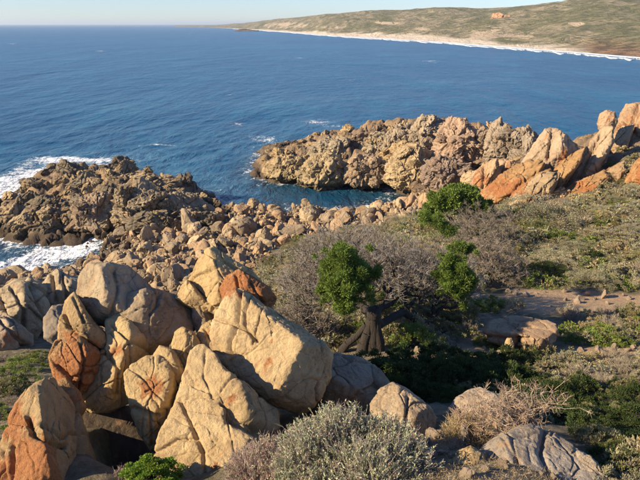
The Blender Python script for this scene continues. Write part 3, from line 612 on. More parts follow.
C('slanting orange slab above the shrubs right of the leaning slabs', [(574, 206), (591, 187), (611, 167), (623, 161), (627, 172), (611, 190), (593, 207)], 60, 2.0, [(-.5, .6, .6, .6)], [], [(600, 184, 24, 14, .8)], (.44, .31, .18))
C('thin upright slab between the balanced head and the summit rock', [(600, 162), (611, 143), (622, 127), (632, 128), (628, 147), (614, 166)], 70, 2.0, [(-.6, .5, .6, .62)], [], [(616, 146, 10, 12, .4)], (.44, .33, .21))
C('orange boulder poking out of the heath at the far right', [(626, 182), (632, 168), (640, 160), (655, 164), (660, 185), (640, 192)], 57, 1.6, [(-.6, .4, .6, .7)], [], [(640, 176, 14, 14, .9)], OCH)
GM = 'crags of the middle promontory'
for lab, ol, Y, D, colr, st in [
  ('broad pink triangular crag near the middle of the ridge', [(434, 156), (442, 136), (450, 122), (458, 120), (468, 127), (478, 138), (484, 156), (470, 168), (446, 168)], 94, 4, (.43, .31, .22), []),
  ('small pinnacle right of the broad pink crag', [(474, 152), (476, 134), (482, 127), (490, 130), (494, 146), (488, 160), (476, 160)], 92, 2.4, (.38, .29, .21), []),
  ('knobbly skyline crag crowned by a round knob', [(486, 156), (489, 136), (494, 124), (501, 122), (508, 129), (516, 138), (516, 158), (500, 166)], 88, 3, (.36, .29, .21), []),
  ('rounded dark crag with pale crest behind the orange ramp', [(512, 158), (512, 138), (518, 129), (528, 129), (538, 136), (542, 150), (534, 164), (518, 168)], 86, 3, (.33, .27, .2), []),
  ('highest grey skyline crag of the promontory', [(408, 146), (412, 128), (420, 119), (430, 115), (440, 119), (445, 132), (442, 148), (424, 152)], 108, 4, (.38, .31, .22), []),
  ('stepped crag on the skyline left of the highest one', [(382, 150), (386, 134), (396, 125), (408, 122), (414, 134), (412, 150), (396, 156)], 110, 4, (.38, .31, .22), []),
  ('low skyline crag sloping to the left', [(354, 154), (360, 138), (372, 131), (386, 128), (394, 140), (388, 154), (368, 158)], 112, 4, (.36, .3, .21), []),
  ('rounded ochre bluff standing over the end of the pool', [(388, 176), (390, 162), (400, 148), (414, 143), (427, 150), (434, 164), (430, 178), (414, 186), (397, 184)], 93, 3.6, (.44, .34, .20), []),
  ('dark jointed bluff right of the rounded ochre bluff', [(426, 182), (428, 162), (440, 155), (458, 158), (466, 172), (460, 188), (440, 192)], 88, 3.4, (.29, .22, .17), []),
  ('tan cliff block in the middle of the pool shore', [(346, 182), (348, 164), (358, 152), (374, 150), (386, 162), (386, 178), (370, 186)], 98, 4, (.37, .28, .19), []),
  ('ochre buttress above the left half of the pool', [(300, 182), (302, 166), (312, 152), (326, 148), (342, 158), (350, 174), (340, 186), (316, 186)], 100, 4.5, (.43, .34, .20), []),
  ('low ochre snout at the left tip of the promontory', [(266, 168), (272, 158), (284, 152), (300, 153), (308, 166), (304, 180), (286, 180), (272, 176)], 103, 4, (.42, .33, .19), []),
  ('grey brown crest block behind the ochre buttress', [(310, 154), (316, 140), (330, 134), (346, 136), (358, 146), (352, 158), (330, 160)], 112, 4, (.35, .29, .2), []),
  ('wave washed dark reef off the promontory tip', [(256, 151), (266, 145), (284, 141), (304, 140), (310, 148), (296, 154), (270, 155)], 122, 3, (.15, .12, .09), []),
  ]:
    yb_ = max(q[1] for q in ol); k_ = .78 if ol[0][0] < 380 else (.88 if ol[0][0] < 430 else .95); ol = [(q[0], yb_-(yb_-q[1])*k_) for q in ol]
    C(lab, ol, Y, D, [(-.5, .45, .7, .7), (.7, .4, .5, .8)], [], st, colr, GM, joint=2.4, rough=1.8, n=84, rug=1.7, pieces=16)
GP = 'rocks of the left promontory'
C('smooth tan slab tilted among dark rocks of the left promontory', [(56, 186), (62, 178), (76, 174), (90, 178), (96, 188), (88, 196), (68, 194)], 93, 2.2, [(0, .9, .4, .6)], [], [], (.33, .25, .16), GP, n=40)
C('large grey brown buttress facing the cove on the left promontory', [(112, 226), (116, 204), (126, 190), (142, 186), (156, 196), (166, 212), (160, 228), (134, 234)], 76, 3, [(-.5, .4, .7, .7), (.5, .5, .7, .75)], [], [], (.36, .29, .19), GP, joint=2.0, rough=2.0, rug=1.5, pieces=10)
C('rounded grey bulge right of the large buttress', [(154, 226), (160, 204), (174, 196), (194, 198), (210, 208), (212, 220), (190, 230), (166, 234)], 77, 2.6, [(.4, .6, .6, .7)], [], [], (.36, .29, .19), GP, joint=2.0, rough=1.8, rug=1.5, pieces=10)
C('knotted brown rock mass left of the large buttress', [(70, 228), (74, 210), (88, 198), (106, 196), (118, 208), (116, 226), (96, 234)], 76, 3, [(-.5, .5, .7, .7)], [], [], (.33, .25, .17), GP, joint=2.4, rough=2.4, rug=1.5, pieces=10)
LM = [(110, 290, 'rounded crowning boulder'), (75, 365, 'rust orange blocky boulder'), (25, 310, 'ribbed pale grey boulder'), (215, 275, 'tall pointed boulder'), (270, 350, 'huge diamond shaped slab'), (404, 412, 'rounded tan boulder'), (520, 334, 'flat topped brown boulder'),
 (372, 340, 'trunk of the spreading tree'), (345, 272, 'big green tuft of the tree'), (456, 272, 'second green tuft of the tree'), (456, 205, 'rounded bright green bush'), (540, 222, 'large pale domed bush'), (500, 190, 'long orange ramp'), (548, 155, 'cream topped pinnacle'), (580, 165, 'long leaning slab'),
 (608, 122, 'balanced orange head rock'), (640, 130, 'orange summit rock'), (640, 176, 'orange boulder in the heath'), (459, 142, 'broad pink triangular crag'), (502, 140, 'knob crowned skyline crag'), (426, 132, 'highest grey crag'), (408, 166, 'rounded ochre bluff'), (368, 168, 'tan cliff block'), (324, 166, 'ochre buttress'),
 (286, 168, 'low ochre snout'), (335, 146, 'grey brown crest block'), (76, 185, 'smooth tan slab'), (138, 210, 'large grey brown buttress'), (184, 214, 'rounded grey bulge'), (95, 214, 'knotted brown rock mass'), (20, 215, 'seaward end of the left promontory'), (150, 172, 'far edge of the left promontory'), (60, 262, 'foam of the left cove'),
 (300, 205, 'edge of the blue pool'), (590, 342, 'wide bright green shrub'), (555, 303, 'middle of the sandy track'), (505, 425, 'bare pale branched bush'), (540, 455, 'broad grey bottom boulder'), (448, 320, 'rusty olive shrub'), (335, 430, 'silvery bush'), (30, 370, 'bright green spiky shrub'), (240, 245, 'rubble behind the pointed boulder'), (610, 250, 'right edge of the hillside')]
LMP = np.array([l[:2] for l in LM], float)
def near_(x, y):
    d = (x-LMP[:, 0])**2+((y-LMP[:, 1])*1.4)**2; k = int(d.argmin()); dx, dy = x-LMP[k, 0], y-LMP[k, 1]
    w_ = ('just ' if d[k] < 260 else '')+(('left of' if dx < 0 else 'right of') if abs(dx) > abs(dy) else ('behind' if dy < 0 else 'in front of'))
    return w_+' the '+LM[k][2]
# random crags filling both promontories
rs = np.random.RandomState(21)
def scatter_px(poly, nmax, tries, rfun, sep, seed, ok=None):
    rs = np.random.RandomState(seed); xs = [p[0] for p in poly]; ys = [p[1] for p in poly]; out = []
    qx = rs.uniform(min(xs), max(xs), tries); qy = rs.uniform(min(ys), max(ys), tries); k = inpoly(qx, qy, poly)
    qx, qy = qx[k], qy[k]; H = hit(qx, qy); R = rfun(rs, H, qx, qy); pos = np.zeros((0, 3)); rr = np.zeros(0); idx = []
    for i in range(len(qx)):
        if ok is not None and not ok(H[i]): continue
        if len(pos):
            d2 = ((pos[:, :2]-H[i, :2])**2).sum(1)
            if (d2 < (sep*(rr+R[i]))**2).any(): continue
        pos = np.vstack([pos, H[i]]); rr = np.append(rr, R[i]); idx.append(i)
        if len(pos) >= nmax: break
    idx = np.array(idx, int); return pos, rr, qx[idx], qy[idx]
def put_crags(poly, nmax, rlo, rhi, seed, labs, colors, group, sep=.55, sink=.25, zmin=-.6):
    pos, rr, qx, qy = scatter_px(poly, nmax, 6000, lambda r, H, a, b_: r.uniform(0, 1, len(a))**2*(rhi-rlo)+rlo, sep, seed, lambda h: h[2] > zmin)
    rs = np.random.RandomState(seed+1)
    for p, r, x_, y_ in zip(pos, rr, qx, qy):
        k = rs.randint(len(labs)); c = np.array(colors[k])*rs.uniform(.88, 1.15)
        o = link('crag', CRAGS[rs.randint(len(CRAGS))], p+[0, 0, -r*sink+r*.2], rot=(rs.uniform(-.5, .5), rs.uniform(-.5, .5), rs.uniform(0, 6.3)), scale=(r*rs.uniform(.9, 1.3), r*rs.uniform(.9, 1.3), r*rs.uniform(.6, 1.05)), color=c)
        tag(o, ('large ' if r > rlo+.35*(rhi-rlo) else 'small ')+labs[k]+' '+near_(x_, y_), 'rock', group)
MID = [(258, 152), (275, 141), (320, 134), (350, 130), (400, 120), (440, 118), (490, 126), (545, 138), (560, 150), (520, 172), (480, 186), (460, 196), (425, 200), (400, 190), (350, 184), (300, 184), (266, 176)]
put_crags(MID, 160, .6, 1.7, 31, ['jagged tan rock', 'dark grey brown rock', 'ochre fractured rock'],
          [(.38, .28, .165), (.20, .15, .105), (.42, .31, .16)], 'broken rocks covering the middle promontory', sep=.42)
LP = [(-10, 232), (-10, 203), (18, 194), (48, 169), (75, 162), (115, 164), (160, 172), (190, 186), (222, 204), (214, 222), (150, 228), (60, 234), (20, 236)]
put_crags(LP, 150, .6, 1.75, 41, ['knobbly tan rock', 'dark weathered rock', 'brown rock'],
          [(.40, .31, .18), (.17, .14, .095), (.31, .235, .14)], 'broken rocks covering the left promontory', sep=.5)
put_crags([(440, 196), (470, 175), (500, 160), (560, 150), (640, 100), (660, 100), (660, 160), (600, 180), (560, 205), (480, 205)], 22, .6, 1.1, 51, ['orange wedged rock', 'pinkish grey rock'],
          [(.44, .30, .17), (.37, .28, .2)], 'broken rocks between the slabs of the right outcrop')
# beach boulders: the largest ones singly, the rest as one mass
BB = [(-20, 300), (-20, 282), (30, 268), (70, 254), (100, 240), (140, 230), (215, 214), (224, 206), (250, 202), (330, 202), (400, 200), (425, 194), (455, 200), (452, 214), (424, 220), (380, 226), (330, 231), (300, 238), (275, 248), (262, 262), (215, 285), (170, 292), (80, 300)]
pos, rr, qx, qy = scatter_px(BB, 2600, 16000, lambda r, H, a, b_: (.17+.95*r.uniform(0, 1, len(a))**4.5)*(.62+.006*H[:, 1]), .5, 61, lambda h: h[2] > -.35)
app = rr/pos[:, 1]; order = np.argsort(-app); rs = np.random.RandomState(62)
tones = [((.47, .365, .225), 'pale tan'), ((.41, .285, .17), 'pinkish brown'), ((.31, .245, .165), 'grey brown')]
SV, SF = zip(*[rock_shape(700+k, 6, 7, 44, .05) for k in range(10)])
Vs, Fs, Cs = [], [], []; off = 0
from mathutils import Euler
for rank, i in enumerate(order):
    p, r = pos[i], rr[i]; k = rs.randint(3); c = np.array(tones[k][0])*rs.uniform(.85, 1.15); eul = (rs.uniform(0, 6.3), rs.uniform(0, 6.3), rs.uniform(0, 6.3)); sc = np.array([r, r, r])*rs.uniform(.6, 1.25, 3)
    loc = p+[0, 0, r*.25]
    if rank < 290:
        where = near_(qx[i], qy[i])
        o = link('beach_boulder', STONES[rs.randint(len(STONES))], loc, rot=eul, scale=sc, color=c)
        tag(o, ('large ' if rank < 60 else ('middling ' if rank < 160 else 'smaller '))+tones[k][1]+' beach boulder '+where, 'boulder', 'boulders of the rubble beach')
    else:
        j = rs.randint(10); Rm = np.array(Euler(eul).to_matrix()); Vv = (SV[j]*sc)@Rm.T+loc
        Vs.append(Vv); Fs.append(SF[j]+off); off += len(Vv); Cs.append(np.tile(c, (len(Vv), 1)))
print('beach', len(pos), 'tris', sum(len(f) for f in Fs)*2)
o = link('beach_rubble', mesh('beach_rubble', np.concatenate(Vs), np.concatenate(Fs), M_STONE, False, col=np.concatenate(Cs)))
tag(o, 'countless small tan and brown stones filling the rubble beach', 'rubble', kind='stuff')
# stones on the sandy track and slope
for j, (poly, nm, lab) in enumerate([(PATH[0], 34, 'pale track stone'), (PATH[1], 26, 'soil strip stone'), ([(415, 480), (425, 440), (450, 420), (500, 430), (560, 470), (560, 480)], 22, 'tan stone in dry litter')]):
    pos, rr, qx, qy = scatter_px(poly, nm, 600, lambda r, H, a, b_: .07+.2*r.uniform(0, 1, len(a))**2.5, 1., 80+j)
    for p, r, x_, y_ in zip(pos, rr, qx, qy):
        o = link('stone', STONES[rs.randint(14)], p+[0, 0, r*.3], rot=(rs.uniform(0, 6), rs.uniform(0, 6), rs.uniform(0, 6)), scale=(r, r, r*.8), color=np.array((.48, .38, .28))*rs.uniform(.85, 1.15))
        tag(o, ('bigger ' if r > .12 else 'little ')+lab+' '+near_(x_, y_), 'stone', ['stones on the sandy track', 'stones on the bare soil', 'stones in the dry litter'][j])
# rocky tor on the far headland
p = at(503, 21.2, 1); d = ray(503, 21.2)
Yt = np.interp(503, sx, Y0[:1].repeat(NS)*0+np.interp(sx, shx, SH[:, 1])); Yt = Yt*1.55; pt = CAM+d*(Yt/d[1])
for dx, s_ in ((0, 1), (-.9, .55), (.8, .6), (1.6, .35)):
    r = Yt*.0125*s_; o = link('tor', CRAGS[int(3+dx) % 9], pt+[dx*Yt*.011, 0, -r*.2], rot=(1, dx, 2), scale=(r*1.2, r, r*.95), color=(.36, .22, .14))
    tag(o, 'reddish rocky tor standing alone on the far scrub hillside', 'tor', 'reddish rocks of the far hillside tor')
r = 40; q = sealevel(244, 31.2)
tag(link('rock_islet', CRAGS[2], (q[0], q[1], 0), scale=(42, 14, 7), color=(.16, .13, .11)), 'dark low islet off the far end of the beach', 'islet')

# ------------------------------------------------------------------ vegetation
def leaves(C, Dn, L, Wd, rs, col, curl=0.):
    """one pointed leaf (2 triangles as a bent kite quad) per centre, growing along Dn"""
    n = len(C); L = np.broadcast_to(L, n)[:, None]; Wd = np.broadcast_to(Wd, n)[:, None]
    D = norm(Dn); S = norm(np.cross(D, rs.randn(n, 3))); Nn = np.cross(S, D)
    a = C; b_ = C+D*L*.45+S*Wd+Nn*Wd*.4; c = C+D*L; d_ = C+D*L*.45-S*Wd+Nn*Wd*.4
    V = np.stack([a, b_, c, d_], 1).reshape(-1, 3); Fq = np.arange(4*n).reshape(-1, 4)
    return V, Fq, np.repeat(col, 4, 0)
def tubes(A, B_, ra, rb, col, sides=3):
    n = len(A); D = norm(B_-A); h = np.where(np.abs(D[:, 2:3]) < .9, np.array([[0, 0, 1.]]), np.array([[1., 0, 0]])); U = norm(np.cross(D, h)); W_ = np.cross(D, U)
    ang = np.arange(sides)*2*pi/sides; ring = np.cos(ang)[None, :, None]*U[:, None]+np.sin(ang)[None, :, None]*W_[:, None]
    V = np.concatenate([A[:, None]+ring*np.reshape(ra, (-1, 1, 1)), B_[:, None]+ring*np.reshape(rb, (-1, 1, 1))], 1).reshape(-1, 3)
    i = np.arange(sides); j = (i+1) % sides; f = np.stack([i, j, j+sides, i+sides], -1)[None]+np.arange(n)[:, None, None]*2*sides
    return V, f.reshape(-1, 4), np.repeat(col, 2*sides, 0)
def cat(parts):
    V, Fq, Cc = [], [], []; o_ = 0
    for v_, f_, c_ in parts: V.append(v_); Fq.append(f_+o_); Cc.append(c_); o_ += len(v_)
    return np.concatenate(V), np.concatenate(Fq), np.concatenate(Cc)
def sph(rs, n): return norm(rs.randn(n, 3))
def cl(base, n, rs, var=.25, hue=.08):
    return np.array(base)*(1+var*rs.uniform(-1, 1, (n, 1)))*(1+hue*rs.uniform(-1, 1, (n, 3)))
def leafy(seed, nclump, per, L, Wd, flat=.62, dead=.12, tight=.8):
    """mound made of many small tufts; unit radius, sits on z=0"""
    rs = np.random.RandomState(seed); parts = []
    d = sph(rs, nclump*3); d = d[d[:, 2] > -.12][:nclump]; r = rs.uniform(.45, .98, len(d))*(1+.18*perlin(d*1.6+seed))
    cc = d*r[:, None]*[1, 1, flat]+[0, 0, .06]
    for k, c in enumerate(cc):
        rc = rs.uniform(.13, .26); dd = norm(sph(rs, per)*.9+d[k]*.75+[0, 0, .45]); n = len(dd)
        tint = rs.uniform(.75, 1.2); h = np.array([rs.uniform(.88, 1.08), 1, rs.uniform(.8, 1.1)])
        col = cl((1, 1, 1), n, rs, .28, .1)*tint*h; dm = rs.rand(n) < dead; col[dm] = col[dm]*[1.12, .93, .78]
        parts.append(leaves(c+dd*rc*rs.uniform(.35, 1., (n, 1))*[1, 1, tight], dd+.5*rs.randn(n, 3), L*rs.uniform(.6, 1.3, n), Wd*rs.uniform(.7, 1.2, n), rs, col))
    return cat(parts)
def stems(seed, n, spread=.7, flat=.6, r=.012, kink=3):
    rs = np.random.RandomState(seed); d = sph(rs, n*3); d = d[d[:, 2] > .02][:n]; n = len(d)
    tip = d*rs.uniform(.5, .98, (n, 1))*[1, 1, flat]; A_ = np.tile([0, 0, -.08], (n, 1))+rs.randn(n, 3)*[.1, .1, 0]; parts = []
    P_ = A_
    for k in range(kink):
        f = (k+1)/kink; Q_ = A_*(1-f)+tip*f+rs.randn(n, 3)*.05*(k < kink-1)+[0, 0, .12*sin(pi*f)]
        parts.append(tubes(P_, Q_, np.full(n, r*(1-.8*k/kink)), np.full(n, r*(1-.8*f)), cl((1, 1, 1), n, rs, .2))); P_ = Q_
    return cat(parts)
def twiggy(seed, nb, ntw, L=.16, r0=.014, r1=.0045, flat=.62, leafn=0, inner=.35):
    """leafless dome: stems that fork outwards into a haze of fine twigs"""
    rs = np.random.RandomState(seed); parts = []
    d = sph(rs, nb*3); d = d[d[:, 2] > -.05][:nb]; n = len(d)
    lump = 1+.2*perlin(d*2+seed); tip = d*(rs.uniform(inner, .85, n)*lump)[:, None]*[1, 1, flat]+[0, 0, .04]
    A_ = np.tile([0, 0, -.05], (n, 1))+rs.randn(n, 3)*[.12, .12, 0]; mid = A_*.45+tip*.55+rs.randn(n, 3)*.06+[0, 0, -.03]
    c = cl((.75, .72, .7), n, rs, .2)
    parts += [tubes(A_, mid, np.full(n, r0), np.full(n, r0*.6), c), tubes(mid, tip, np.full(n, r0*.6), np.full(n, r0*.35), c)]
    idx = rs.randint(0, n, ntw); f = rs.uniform(.3, 1.05, (ntw, 1)); s0 = mid[idx]*(1-f)+tip[idx]*f+rs.randn(ntw, 3)*.02
    dd = norm(d[idx]*.9+rs.randn(ntw, 3)*.55+[0, 0, .35]); l1 = L*rs.uniform(.5, 1.2, (ntw, 1)); e1 = s0+dd*l1*.6; e2 = e1+norm(dd+rs.randn(ntw, 3)*.35)*l1*.6
    col = cl((1, 1, 1), ntw, rs, .3, .06)
    parts += [tubes(s0, e1, np.full(ntw, r1), np.full(ntw, r1*.8), col), tubes(e1, e2, np.full(ntw, r1*.8), np.full(ntw, r1*.3), col)]
    k = rs.randint(0, ntw, ntw//2); e3 = e1[k]+norm(dd[k]+rs.randn(len(k), 3)*.7)*l1[k]*.5
    parts.append(tubes(e1[k], e3, np.full(len(k), r1*.7), np.full(len(k), r1*.3), col[k]))
    if leafn:
        k = rs.randint(0, ntw, leafn); g = rs.rand(leafn, 1); C_ = e1[k]*(1-g)+e2[k]*g
        parts.append(leaves(C_, dd[k]+rs.randn(leafn, 3)*.7, .05*rs.uniform(.6, 1.2, leafn), .012, rs, cl((.8, .95, .55), leafn, rs, .25)))
    return cat(parts)
def vm(name, data, mat): return mesh(name, data[0], data[1], mat, False, data[2])
FOL = [vm('foliage', leafy(1100+k, 44, 95, .085, .018, .6), M_LEAF) for k in range(5)]
FOLB = [vm('foliage', leafy(1180+k, 110, 130, .034, .0085, .6), M_LEAF) for k in range(2)]
FOLF = [leafy(1150+k, 22, 20, .17, .045, .6) for k in range(4)]
TWG = [vm('twigs', twiggy(1200+k, 60, 1100, leafn=350), M_TWIG) for k in range(4)]
TWGF = [twiggy(1250+k, 18, 150, .24, .02, .011, leafn=60) for k in range(3)]
STM = [vm('stem', stems(1300+k, 34), M_BARK) for k in range(3)]
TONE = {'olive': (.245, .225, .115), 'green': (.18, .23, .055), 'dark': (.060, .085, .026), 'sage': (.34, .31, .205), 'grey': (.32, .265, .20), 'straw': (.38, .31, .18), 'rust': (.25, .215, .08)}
LABK = {'olive': 'olive heath shrub', 'green': 'bright green heath shrub', 'dark': 'dark green low shrub', 'sage': 'pale sage green shrub', 'grey': 'grey leafless twiggy shrub', 'straw': 'straw coloured dry shrub', 'rust': 'rusty brown heath shrub'}
HEATH = [(395, 226), (430, 221), (462, 212), (480, 212), (560, 208), (598, 196), (614, 180), (630, 166), (690, 142), (740, 140), (800, 500), (440, 500), (400, 420), (330, 350), (250, 300), (262, 272), (280, 250), (320, 236), (380, 228)]
def tonepick(rs, x, y, h):
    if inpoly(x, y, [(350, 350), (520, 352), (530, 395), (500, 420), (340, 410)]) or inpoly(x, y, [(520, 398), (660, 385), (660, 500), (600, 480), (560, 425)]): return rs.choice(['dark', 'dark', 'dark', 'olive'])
    g = perlin(np.array([[h[0]*.16, h[1]*.13, 2.]]))[0]+.12
    if h[1] > 46 and x < 420: return rs.choice(['grey', 'sage', 'grey', 'olive'])
    if g > .30: return rs.choice(['green', 'olive', 'green', 'sage'])
    if g > .05: return rs.choice(['olive', 'sage', 'olive', 'straw', 'sage'])
    return rs.choice(['grey', 'sage', 'sage', 'grey', 'straw', 'olive'])
def okh(h):
    return h[2] > 2.5
BLOCK = [(x_, y_, r_) for x_, y_, r_ in []]
def heath_ok(x, y, r):
    for p_ in PATH:
        if inpoly(x, y+2, p_): return False
    if inpoly(x, y, [(478, 312), (560, 312), (566, 356), (484, 358)]): return False
    return True
pos, rr, qx, qy = scatter_px(HEATH, 2300, 26000, lambda r, H, a, b_: np.clip((.42+.75*r.uniform(0, 1, len(a))**1.8)*(.66+.012*H[:, 1]), .3, 1.7), .58, 91, okh)
keep = np.array([heath_ok(a_, b_, 0) for a_, b_ in zip(qx, qy)]); keep &= ((pos[:, 0]-1.6)**2+((pos[:, 1]-18.3)*.8)**2) > 1.9; keep &= ~((qy > 400) & (qx < 500)) & ~((qy > 424) & (qx < 604))
pos, rr, qx, qy = pos[keep], rr[keep], qx[keep], qy[keep]
order = np.argsort(-rr/pos[:, 1]); rs = np.random.RandomState(92); parts = []; cnt = {}
print('shrubs', len(pos))
def zone(x, y):
    if y < 232: return 'on the slope behind the tree' if x < 430 else 'below the orange outcrop'
    if y < 290: return 'on the hillside above the sandy track' if x > 470 else 'around the spreading tree'
    if y < 350: return 'beside the flat topped boulder' if x > 460 else 'close to the tree trunk'
    return 'in the shade below the bare soil strip'
def shrub(p, r, tone, label, group, rs, detail=False, parts_=False, flat=None):
    dead = tone in ('grey',); me = (TWG if dead else FOL)[rs.randint(4)]
    if r > 1.25 and not dead: me = FOLB[rs.randint(2)]
    c = np.array(TONE[tone])*rs.uniform(.85, 1.18); rot = (0, 0, rs.uniform(0, 6.3)); sc = (r*rs.uniform(.9, 1.2), r*rs.uniform(.9, 1.2), r*(flat or rs.uniform(1.0, 1.35)))
    if parts_:
        e = link('shrub', None, p, rot=rot, scale=sc); link('twigs' if dead else 'foliage', me, parent=e, color=c); link('stem', STM[rs.randint(3)], parent=e, color=(1, 1, 1))
    else: e = link('shrub', me, p, rot=rot, scale=sc, color=c)
    return tag(e, label, 'shrub', group)
for rank, i in enumerate(order):
    p, r = pos[i]-[0, 0, .05], rr[i]; t_ = tonepick(rs, qx[i], qy[i], p)
    if rank < 270:
        shrub(p, r, t_, ('large ' if rank < 70 else ('low ' if rank < 170 else 'small '))+LABK[t_]+' '+near_(qx[i], qy[i]), 'heath shrubs of the hillside', rs, parts_=rank < 110)
    else:
        v_, f_, c_ = (TWGF if t_ == 'grey' else FOLF)[rs.randint(3)]; a = rs.uniform(0, 6.3); ca, sa = cos(a), sin(a)
        v2 = v_*r*[1.1, 1.1, rs.uniform(.9, 1.3)]; v2 = np.stack([v2[:, 0]*ca-v2[:, 1]*sa, v2[:, 0]*sa+v2[:, 1]*ca, v2[:, 2]], -1)+p
        parts.append((v2, f_, c_*np.array(TONE[t_])*rs.uniform(.85, 1.18)))
for _ in range(110):      # the same heath on the bank hidden behind the big slab
    x_, y_ = rs.uniform(-7.5, 1.0), rs.uniform(16.5, 34)
    if x_ < -.36*y_ or (x_-1.6)**2+(y_-18.3)**2 < 2.5: continue
    v_, f_, c_ = FOLF[rs.randint(3)]; r = rs.uniform(.5, 1.1); t_ = rs.choice(['olive', 'sage', 'straw', 'grey'])
    parts.append((v_*r+[x_, y_, float(hgt(x_, y_))-.05], f_, c_*np.array(TONE[t_])*rs.uniform(.85, 1.15)))
v_, f_, c_ = cat(parts); print('heath stuff quads', len(f_))
tag(link('heath', mesh('heath', v_, f_, M_LEAF, False, c_)), 'low mixed heath covering the coastal slope between the larger shrubs', 'heath', kind='stuff')
for k, (x_, y_, r, t_) in enumerate([(614, 184, 1.3, 'olive'), (628, 176, 1.2, 'sage'), (618, 196, 1.4, 'grey'), (636, 196, 1.4, 'sage'), (604, 200, 1.1, 'olive'), (632, 164, 1.0, 'sage'), (622, 154, .9, 'olive'), (638, 150, 1.0, 'grey'), (646, 172, 1.2, 'olive'), (590, 206, 1.1, 'sage'), (612, 168, .8, 'green')]):
    shrub(hit(np.array([float(x_)]), np.array([float(y_)]))[0]-[0, 0, .05], r, t_, LABK[t_]+' '+near_(x_, y_), 'shrubs creeping up to the orange summit rocks', rs)
mp_, mr_, mx_, my_ = scatter_px([(470, 226), (560, 216), (640, 200), (650, 290), (560, 286), (500, 282), (470, 262)], 46, 900, lambda r, H, a, b_: r.uniform(.9, 1.7, len(a)), .75, 98, okh)
for p, r, x_, y_ in zip(mp_, mr_, mx_, my_):
    t_ = rs.choice(['olive', 'sage', 'green', 'dark', 'olive', 'grey', 'sage']); shrub(p-[0, 0, .1], r, t_, 'rounded '+LABK[t_]+' '+near_(x_, y_), 'rounded bushes standing proud of the heath', rs, flat=.95)
# fine ground litter and grass tufts near the camera
rs = np.random.RandomState(95)
lp = scatter_px([(400, 480), (410, 440), (450, 415), (500, 425), (570, 450), (600, 500), (400, 500)], 900, 1500, lambda r, H, a, b_: r.uniform(.02, .04, len(a)), .8, 96)[0]
n_ = 22; C_ = np.repeat(lp, n_, 0)+rs.randn(len(lp)*n_, 3)*[.06, .06, .01]; dd = rs.randn(len(C_), 3)*.7+[0, 0, .5]
v_, f_, c_ = leaves(C_, dd, .075*rs.uniform(.3, 1.3, len(C_)), .0028, rs, cl((.33, .255, .155), len(C_), rs, .35))
tag(link('dry_litter', mesh('dry_litter', v_, f_, M_TWIG, False, c_)), 'dry grass and litter on the ground at bottom right', 'grass', kind='stuff')

# individually placed shrubs -------------------------------------------------
def on(px_, py_): return hit(np.array([float(px_)]), np.array([float(py_)]))[0]
rs = np.random.RandomState(97)
GS = 'single shrubs among the foreground rocks'
for (x_, y_, r, t_, lab, fl) in [
  (18, 372, .75, 'green', 'bright green spiky shrub on the left slope by the ribbed grey rock', .8), (36, 362, .6, 'green', 'green shrub touching the rubble left of the orange blocky boulder', .8),
  (6, 392, .7, 'olive', 'olive shrub at the left edge above the corner boulder', .8), (2, 362, .6, 'grey', 'grey twiggy shrub at the left edge below the brown boulder', .8), (-4, 420, .5, 'green', 'green tuft at the left edge beside the corner boulder', .8),
  (14, 345, .55, 'grey', 'small grey shrub between brown boulder and green shrubs', .7), (62, 288, .7, 'dark', 'small dark shrub between the two pale left rocks', .7),
  (540, 224, 3.6, 'sage', 'large pale grey domed bush below the orange ramp', .9), (572, 226, 2.4, 'grey', 'dark twiggy bush at the right side of the large pale dome', .9),
  (590, 342, 1.25, 'green', 'wide bright green shrub right of the flat topped boulder', .7), (618, 346, .8, 'green', 'green shrub trailing right of the wide bright green one', .7), (485, 346, .55, 'green', 'small green shrub at the left foot of the flat topped boulder', .8),
  (448, 322, 1.1, 'rust', 'rusty olive shrub on the soil between the tree and track', .6), (436, 318, .7, 'olive', 'low olive shrub right of the tree trunk', .7), (408, 346, .6, 'olive', 'olive shrub right against the tree trunk base', .6), (462, 330, .5, 'green', 'small green clump above the soil strip near the rusty shrub', .7),
  (300, 240, 1.0, 'green', 'green shrub at the edge of the rubble beach above the tree', .7), (272, 262, 1.1, 'olive', 'olive shrub on rubble behind the pointed pale boulder', .7)]:
    shrub(on(x_, y_), r, t_, lab, GS, rs, parts_=True, flat=fl)
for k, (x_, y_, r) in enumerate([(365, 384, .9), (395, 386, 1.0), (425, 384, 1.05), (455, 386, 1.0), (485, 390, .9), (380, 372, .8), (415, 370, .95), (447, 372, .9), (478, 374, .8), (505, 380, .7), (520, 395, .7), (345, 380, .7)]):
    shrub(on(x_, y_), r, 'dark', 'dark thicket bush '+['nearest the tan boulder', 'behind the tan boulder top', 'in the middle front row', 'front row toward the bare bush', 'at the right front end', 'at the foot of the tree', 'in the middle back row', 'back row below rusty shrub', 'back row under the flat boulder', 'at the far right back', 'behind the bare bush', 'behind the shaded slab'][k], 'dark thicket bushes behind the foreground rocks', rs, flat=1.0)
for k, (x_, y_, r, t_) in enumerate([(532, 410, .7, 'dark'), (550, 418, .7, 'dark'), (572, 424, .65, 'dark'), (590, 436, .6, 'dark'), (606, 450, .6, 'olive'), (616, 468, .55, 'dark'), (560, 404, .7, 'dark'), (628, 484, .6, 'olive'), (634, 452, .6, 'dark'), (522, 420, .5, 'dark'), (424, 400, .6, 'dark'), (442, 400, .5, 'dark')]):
    shrub(on(x_, y_), r, t_, LABK[t_]+' '+near_(x_, y_), 'shaded shrubs round the bottom right rocks', rs, flat=.9)
